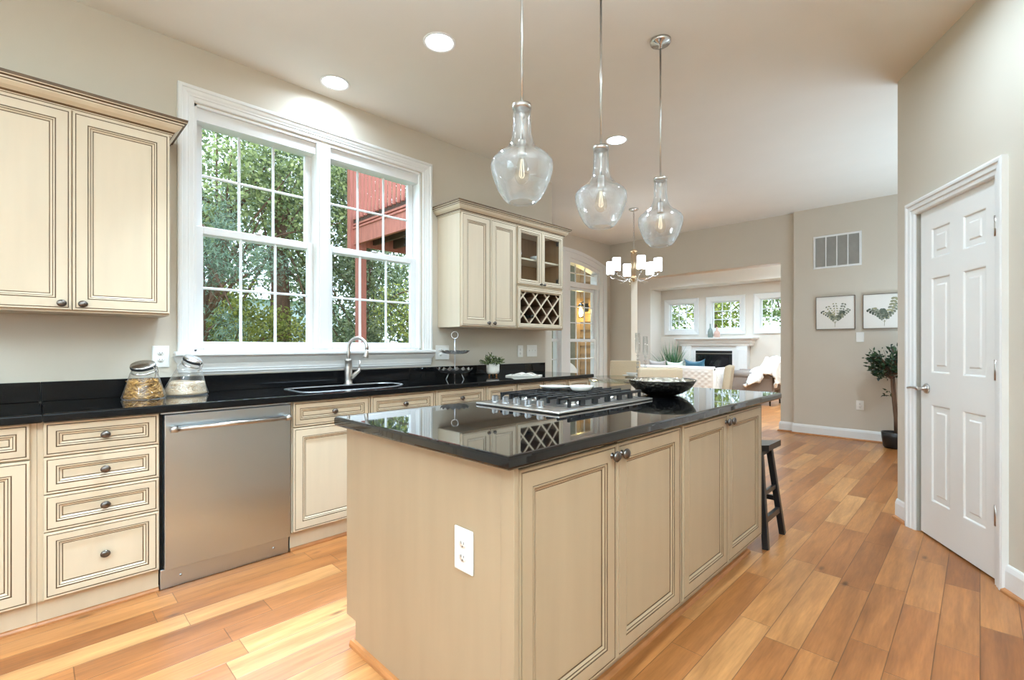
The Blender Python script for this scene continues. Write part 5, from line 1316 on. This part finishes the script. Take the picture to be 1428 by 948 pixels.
# fur throw over the back and arm
m = MB(); na, nb = 46, 40; vs = []; rnd = random.Random(5)
for j in range(nb + 1):
    v = j / nb; y = ay0 - .005 + v * .66
    for i in range(na + 1):
        u = i / na
        path = [(ax0 + .34, .46), (ax0 + .42, .70), (ax1 - .24, .80), (ax1 - .13, .965), (ax1 + .02, .975), (ax1 + .09, .90), (ax1 + .085, .60), (ax1 + .08, .44)]
        q = u * (len(path) - 1); k = min(int(q), len(path) - 2); f = q - k; f = f * f * (3 - 2 * f)
        x = path[k][0] + (path[k + 1][0] - path[k][0]) * f; z = path[k][1] + (path[k + 1][1] - path[k][1]) * f
        side = max(0, .22 - v) / .22
        yy = y - .03 * side; zz = z - .34 * side ** 1.6 * (1 if u > .12 else .6)
        zz += .018 * math.sin(u * 31 + v * 9) + .012 * rnd.uniform(-1, 1); yy += .022 * math.sin(u * 27) * side + .01 * rnd.uniform(-1, 1) - (.02 if side > 0 else 0)
        vs.append((x + .012 * rnd.uniform(-1, 1), yy - .05 * (side > 0), max(.42 - .05 * math.sin(u * 20), zz)))
m.add(vs, [(j * (na + 1) + i, j * (na + 1) + i + 1, (j + 1) * (na + 1) + i + 1, (j + 1) * (na + 1) + i) for j in range(nb) for i in range(na)], 0, True)
o = m.build('fur_throw', M['fur']); md = o.modifiers.new('thickness', 'SOLIDIFY'); md.thickness = .03; md.offset = 1
tag(o, 'white fur throw draped over the grey armchair', 'throw blanket')
# tall grass plant
px, py = -5.62, 11.55
r = root('grass_plant', (px, py, 0), 'tall spiky green grass plant left of the fireplace', 'plant')
m = MB(); m.lathe([(.001, .002), (.13, .002), (.17, .30), (.18, .46), (.17, .46), (.16, .42), (.001, .42)], (px, py, 0), 28); m.build('pot', M['ceramicmatte'], r)
m = MB(); rnd = random.Random(9)
for k in range(190):
    a = rnd.uniform(0, 2 * PI); e = rnd.uniform(.6, 1.5); L = rnd.uniform(.6, 1.02); d = Vector((math.cos(a) * math.cos(e), math.sin(a) * math.cos(e), math.sin(e))); b = Vector((px + rnd.gauss(0, .05), py + rnd.gauss(0, .05), .42))
    s_ = d.cross(Z_).normalized() * .010; mid = b + d * L * .55 + Z_ * .02; t = b + d * L - Z_ * .06 * rnd.random()
    m.add([b - s_, b + s_, mid + s_ * .8, mid - s_ * .8, t], [(0, 1, 2, 3), (3, 2, 4)])
m.build('blades', M['grassblade'], r, recalc=False)

# ------------------------------------------------------------------ outside: porch, deck, trees
r = root('wall_lantern', (-5.42, 7.59, 1.95), 'lit porch lantern on the tan siding', 'lantern')
lx, ly = -5.46, 7.42
m = MB(); m.box(lx - .05, 7.585, 1.86, lx + .05, 7.61, 2.02, bev=.005); m.tube([(lx, 7.59, 1.99), (lx, 7.50, 2.05), (lx, ly, 2.02)], .010, 8); m.build('bracket', M['black'], r)
m = MB(); m.lathe([(.001, 2.03), (.02, 2.02), (.085, 1.965), (.085, 1.955), (.06, 1.955), (.001, 1.955)], (lx, ly, 0), 4)
m.lathe([(.001, 1.735), (.055, 1.735), (.055, 1.748), (.001, 1.748)], (lx, ly, 0), 4)
for k in range(4): a = PI / 2 * k; m.tube([(lx + .055 * math.cos(a), ly + .055 * math.sin(a), 1.74), (lx + .07 * math.cos(a), ly + .07 * math.sin(a), 1.96)], .004, 5)
m.build('cage', M['black'], r)
m = MB(); m.lathe([(.001, 1.76), (.030, 1.77), (.040, 1.83), (.034, 1.89), (.012, 1.93), (.001, 1.93)], (lx, ly, 0), 16); m.build('bulb', M['lamplit'], r)
pl = bpy.data.lights.new('porch_lamp', 'POINT'); pl.energy = 26; pl.color = (1, .66, .16); pl.shadow_soft_size = .05
po = bpy.data.objects.new('porch_lamp', pl); COL.objects.link(po); po.parent = r; po.location = (lx + 5.42, ly - 7.59 - .06, 1.83 - 1.95)
def patio_chair(x, y, rz, label):
    r = root('patio_chair', (0, 0, 0), label, 'chair', 'white patio chairs outside')
    m = MB(); m.lathe([(.001, .40), (.23, .40), (.24, .42), (.23, .44), (.001, .44)], (0, 0, 0), 28); m.build('seat', M['plate'], r)
    m = MB(); n = 16; k = 8; vs = []
    for j in range(k + 1):
        for i in range(n + 1):
            a = PI * (.08 + .84 * i / n); zt = .62 + .30 * math.sin(PI * i / n) ** .6; vs.append((.23 * math.cos(a), -.23 * math.sin(a) - .05 * j / k, .44 + (zt - .44) * j / k))
    m.add(vs, [(j * (n + 1) + i, j * (n + 1) + i + 1, (j + 1) * (n + 1) + i + 1, (j + 1) * (n + 1) + i) for j in range(k) for i in range(n)], 0, True); o = m.build('backrest', M['plate'], r); md = o.modifiers.new('thickness', 'SOLIDIFY'); md.thickness = .02
    for a in range(4): m = MB(); q = PI / 4 + a * PI / 2; m.tube([(.22 * math.cos(q), .22 * math.sin(q), -.40), (.16 * math.cos(q), .16 * math.sin(q), .41)], .013, 8); m.build('leg', M['plate'], r)
    r.location = (x, y, 0); r.rotation_euler = (0, 0, rz); return r
pc = patio_chair(-5.42, 6.95, .5, 'white patio chair seen through the arched window, right pane')
c = copy_tree(pc); c.location = (-5.75, 6.10, -.05); c.rotation_euler = (0, 0, 2.2); c['label'] = 'white patio chair seen through the window left of the arched mullion'
m = MB(); m.box(-8.5, 3.5, -.42, -4.99, 7.58, -.398); o = struct(m, 'porch_floor', M['siding'])

# red deck above
r = root('upper_deck', (-5.4, 3.6, 2.7), 'red stained wooden deck with baluster railing outside', 'deck')
dx0, dx1, dy0, dy1 = -7.16, -3.72, 3.60, 6.9
m = MB(); m.box(dx0, dy0, 2.80, dx1, dy0 + .05, 3.06, bev=.004); m.box(dx0, dy0, 2.80, dx0 + .05, dy1, 3.06, bev=.004); m.box(dx0 - .01, dy0 - .02, 3.045, dx1, dy0 + .07, 3.075); m.build('rim_beam', M['redwood'], r)
m = MB()
for k in range(9): y = dy0 + .35 + k * .38; m.box(dx0 + .05, y, 2.85, -5.06, y + .04, 3.05)
m.box(dx0, dy0 + .051, 3.06, -5.06, dy1, 3.10); m.box(dx0 + .02, dy0 + .055, 3.10, dx1, dy0 + .06, 3.26); m.build('joists', M['darkwood'], r)
m = MB(); m.box(dx0, dy0 - .01, 3.10, dx1, dy0 + .05, 3.13); m.box(dx0, dy0 - .0, 3.13, dx1, dy0 + .045, 3.22, mat=1)
m.box(dx0, dy0 - .02, 4.10, dx1, dy0 + .08, 4.14); m.build('rails', [M['redwood'], M['darkwood']], r)
y = 0; k = 0
bal = None
while dx0 + .14 + k * .115 < dx1 - .02:
    x = dx0 + .14 + k * .115
    if bal is None:
        m = MB(); m.box(x, dy0 - .045, 3.18, x + .04, dy0 - .003, 4.10, bev=.003, seg=1); bal = m.build('baluster', M['redwood'], r); bx0 = x
    else:
        c = bal.copy(); COL.objects.link(c); c.parent = r; c.location = (x - bx0, 0, 0)
    k += 1
for (x, y) in ((dx0 + .02, dy0 + .055), (-5.15, dy0 + .055)):
    m = MB(); m.box(x, y, -.4, x + .13, y + .13, 2.80 if x > -7 else 3.06, bev=.006)
    m.build('post', M['redwood'], r)
m = MB(); m.box(dx0 - .02, dy0 - .06, 2.72, dx0 + .08, dy0 + .05, 4.25, bev=.006); m.build('newel_post', M['redwood'], r)
# overhead porch ceiling in front of the arched window
def tree(name, label, base, trunk, blobs, nleaf, L, W, lm, seed, branches=10, group=None, cat='tree', spread=.16, droop=0.):
    r = root(name, base, label, cat, group)
    rg = np.random.default_rng(seed); rnd = random.Random(seed)
    m = MB(); pts = [Vector(base) + Vector(p[:3]) for p in trunk]; m.tube(pts, [p[3] for p in trunk], 9)
    for k in range(branches):
        bl = blobs[k % len(blobs)]; t = Vector(base) + Vector(bl[:3]) + Vector((rnd.gauss(0, bl[3] * .45), rnd.gauss(0, bl[3] * .45), rnd.gauss(0, bl[4] * .4)))
        s_ = pts[0].lerp(pts[-1], rnd.uniform(.35, 1)); m.tube([s_, s_.lerp(t, .5) + Vector((0, 0, .12)), t], [.035, .02, .006], 5)
    m.build('trunk', M['bark'], r)
    P = []
    tot = sum(b[3] ** 2 * b[4] for b in blobs)
    for b in blobs:
        nb = int(nleaf * b[3] ** 2 * b[4] / tot); nc = max(6, nb // 55)
        u = rg.normal(size=(nc, 3)); u /= np.linalg.norm(u, axis=1)[:, None]; rad = rg.uniform(.35, 1.0, nc) ** .6
        cen = np.array(b[:3]) + u * rad[:, None] * np.array([b[3], b[3], b[4]])
        idx = rg.integers(0, nc, nb); P.append(cen[idx] + rg.normal(size=(nb, 3)) * spread * b[3] ** .5)
    P = np.concatenate(P); n = len(P)
    d = rg.normal(size=(n, 3)); d[:, 2] -= droop; d /= np.linalg.norm(d, axis=1)[:, None]
    s_ = np.cross(d, rg.normal(size=(n, 3))); s_ /= np.linalg.norm(s_, axis=1)[:, None]
    l = (L * rg.uniform(.6, 1.3, n))[:, None]; w = (W * rg.uniform(.7, 1.2, n))[:, None]
    V = np.stack([P, P + d * l * .5 + s_ * w, P + d * l, P + d * l * .5 - s_ * w], 1).reshape(-1, 3)
    me = bpy.data.meshes.new('foliage'); me.vertices.add(n * 4); me.vertices.foreach_set('co', V.astype(np.float32).ravel())
    me.loops.add(n * 4); me.loops.foreach_set('vertex_index', np.arange(n * 4, dtype=np.int32)); me.polygons.add(n)
    me.polygons.foreach_set('loop_start', np.arange(0, n * 4, 4, dtype=np.int32)); me.polygons.foreach_set('loop_total', np.full(n, 4, dtype=np.int32))
    me.materials.append(lm); me.update(); me.validate()
    o = bpy.data.objects.new('foliage', me); COL.objects.link(o); o.parent = r
    return r
GT = 'trees outside the windows'
tree('leafy_tree', 'bright green leafy tree filling the upper left sink window', (-8.6, 1.9, -.4), [(0, 0, 0, .16), (.1, .1, 2.2, .13), (.0, .3, 4.0, .08)], [(0, .0, 4.3, 1.5, 1.1), (.4, 1.4, 4.0, 1.1, .9), (-.2, -1.2, 4.4, 1.2, 1.0), (.2, .6, 5.3, 1.5, .9)], 15000, .085, .026, GREENA, 1, 16, GT)
tree('spruce_tree', 'blue green spruce with drooping boughs outside the left sink window', (-7.3, 1.55, -.4), [(0, 0, 0, .10), (0, 0, 2.5, .07), (0, 0, 3.4, .02)], [(0, -.35, 2.55, .75, .30), (.1, .45, 2.75, .65, .28), (0, .05, 3.3, .5, .3), (.1, .0, 1.9, .55, .25)], 9000, .075, .006, SPRUCE, 2, 14, GT, spread=.11, droop=.6)
tree('dark_tree', 'tree with a thick dark brown trunk behind the left sink window', (-8.9, 3.15, -.4), [(0, 0, 0, .20), (-.02, .02, 1.6, .17), (.05, -.05, 3.2, .14), (.1, -.1, 4.6, .08)], [(.2, .8, 2.9, .95, .6), (0, -.4, 1.3, .8, .35), (.3, 1.0, 1.6, .9, .5), (0, .3, 4.6, 1.2, .8)], 11000, .085, .022, GREENB, 3, 16, GT)
tree('leafy_tree', 'green tree between the left window and the red deck', (-9.2, 4.9, -.4), [(0, 0, 0, .14), (0, 0, 2.2, .11), (.1, .1, 4.2, .06)], [(0, -.3, 3.2, 1.0, .8), (0, .3, 4.3, 1.3, .8), (-.1, .2, 5.4, 1.4, .8), (.2, .0, 2.0, .7, .5)], 11000, .085, .024, GREENB, 4, 14, GT)
tree('leafy_tree', 'yellow green tree seen below the red deck', (-9.4, 6.6, -.4), [(0, 0, 0, .18), (.1, -.2, 1.8, .15), (.0, .2, 3.6, .09)], [(0, -.7, 2.3, .9, .6), (0, .5, 2.9, 1.0, .7), (.2, .1, 1.5, .8, .45), (0, 1.4, 2.2, .9, .7)], 11000, .075, .022, GREENY, 5, 22, GT)
tree('leafy_shrub', 'yellow green shrub low in the left sink window', (-8.2, 2.2, -.4), [(0, 0, 0, .05), (0, 0, 1.6, .03)], [(0, -.5, 1.75, .55, .4), (0, .5, 1.75, .6, .45), (0, 0, 2.3, .4, .25)], 4200, .07, .022, GREENY, 6, 6, GT, 'shrub')
tree('backdrop_tree', 'distant green tree behind the leafy trees on the left', (-14, 2.2, -.4), [(0, 0, 0, .2), (0, 0, 4, .1)], [(0, -.6, 3.0, 1.7, 1.5), (0, 1.5, 4.5, 2.0, 1.6), (0, 1.0, 1.8, 1.8, 1.0), (0, -1.0, 6.5, 2, 1.2)], 12000, .14, .05, GREENB, 7, 12, GT)
tree('backdrop_tree', 'distant green tree behind the red deck', (-14, 7.4, -.4), [(0, 0, 0, .2), (0, 0, 4, .1)], [(0, -.6, 3.0, 1.8, 1.5), (0, 1.2, 4.5, 2.0, 1.6), (0, .8, 1.6, 1.8, .8), (0, 2.6, 2.2, 1.6, 1.2), (0, -1.2, 6.2, 2, 1.2)], 14000, .14, .05, GREENB, 8, 14, GT)
for k, (x, lb, mt) in enumerate(((-9.2, 'green tree behind the left living room window', GREENA), (-6.9, 'green tree behind the middle living room window', GREENY), (-4.6, 'green tree behind the right living room window', GREENA))):
    tree('garden_tree', lb, (x, 17.6, -.4), [(0, 0, 0, .12), (0, 0, 3.5, .06)], [(0, 0, 3.0, 1.2, .7), (-.5, 0, 4.2, 1.1, .8), (.6, .3, 2.2, 1.0, .5)], 3800, .13, .05, mt, 20 + k, 8, GT)
r = root('neighbour_house', (-22, 6.2, -.4), 'pale sided house far behind the trees', 'house')
m = MB(); m.box(-24, 3.0, -.4, -20, 9.5, 3.0)
for k in range(16): z = -.2 + k * .2; m.box(-20.0, 3.0, z, -19.985, 9.5, z + .17)
m.build('walls', M['house'], r)
m = MB(); m.add([(-24.3, 2.7, 3.0), (-19.7, 2.7, 3.0), (-22, 2.7, 4.4), (-24.3, 9.8, 3.0), (-19.7, 9.8, 3.0), (-22, 9.8, 4.4)], [(0, 1, 2), (3, 5, 4), (0, 3, 4, 1), (1, 4, 5, 2), (2, 5, 3, 0)]); m.build('roof', M['ventgrey'], r)
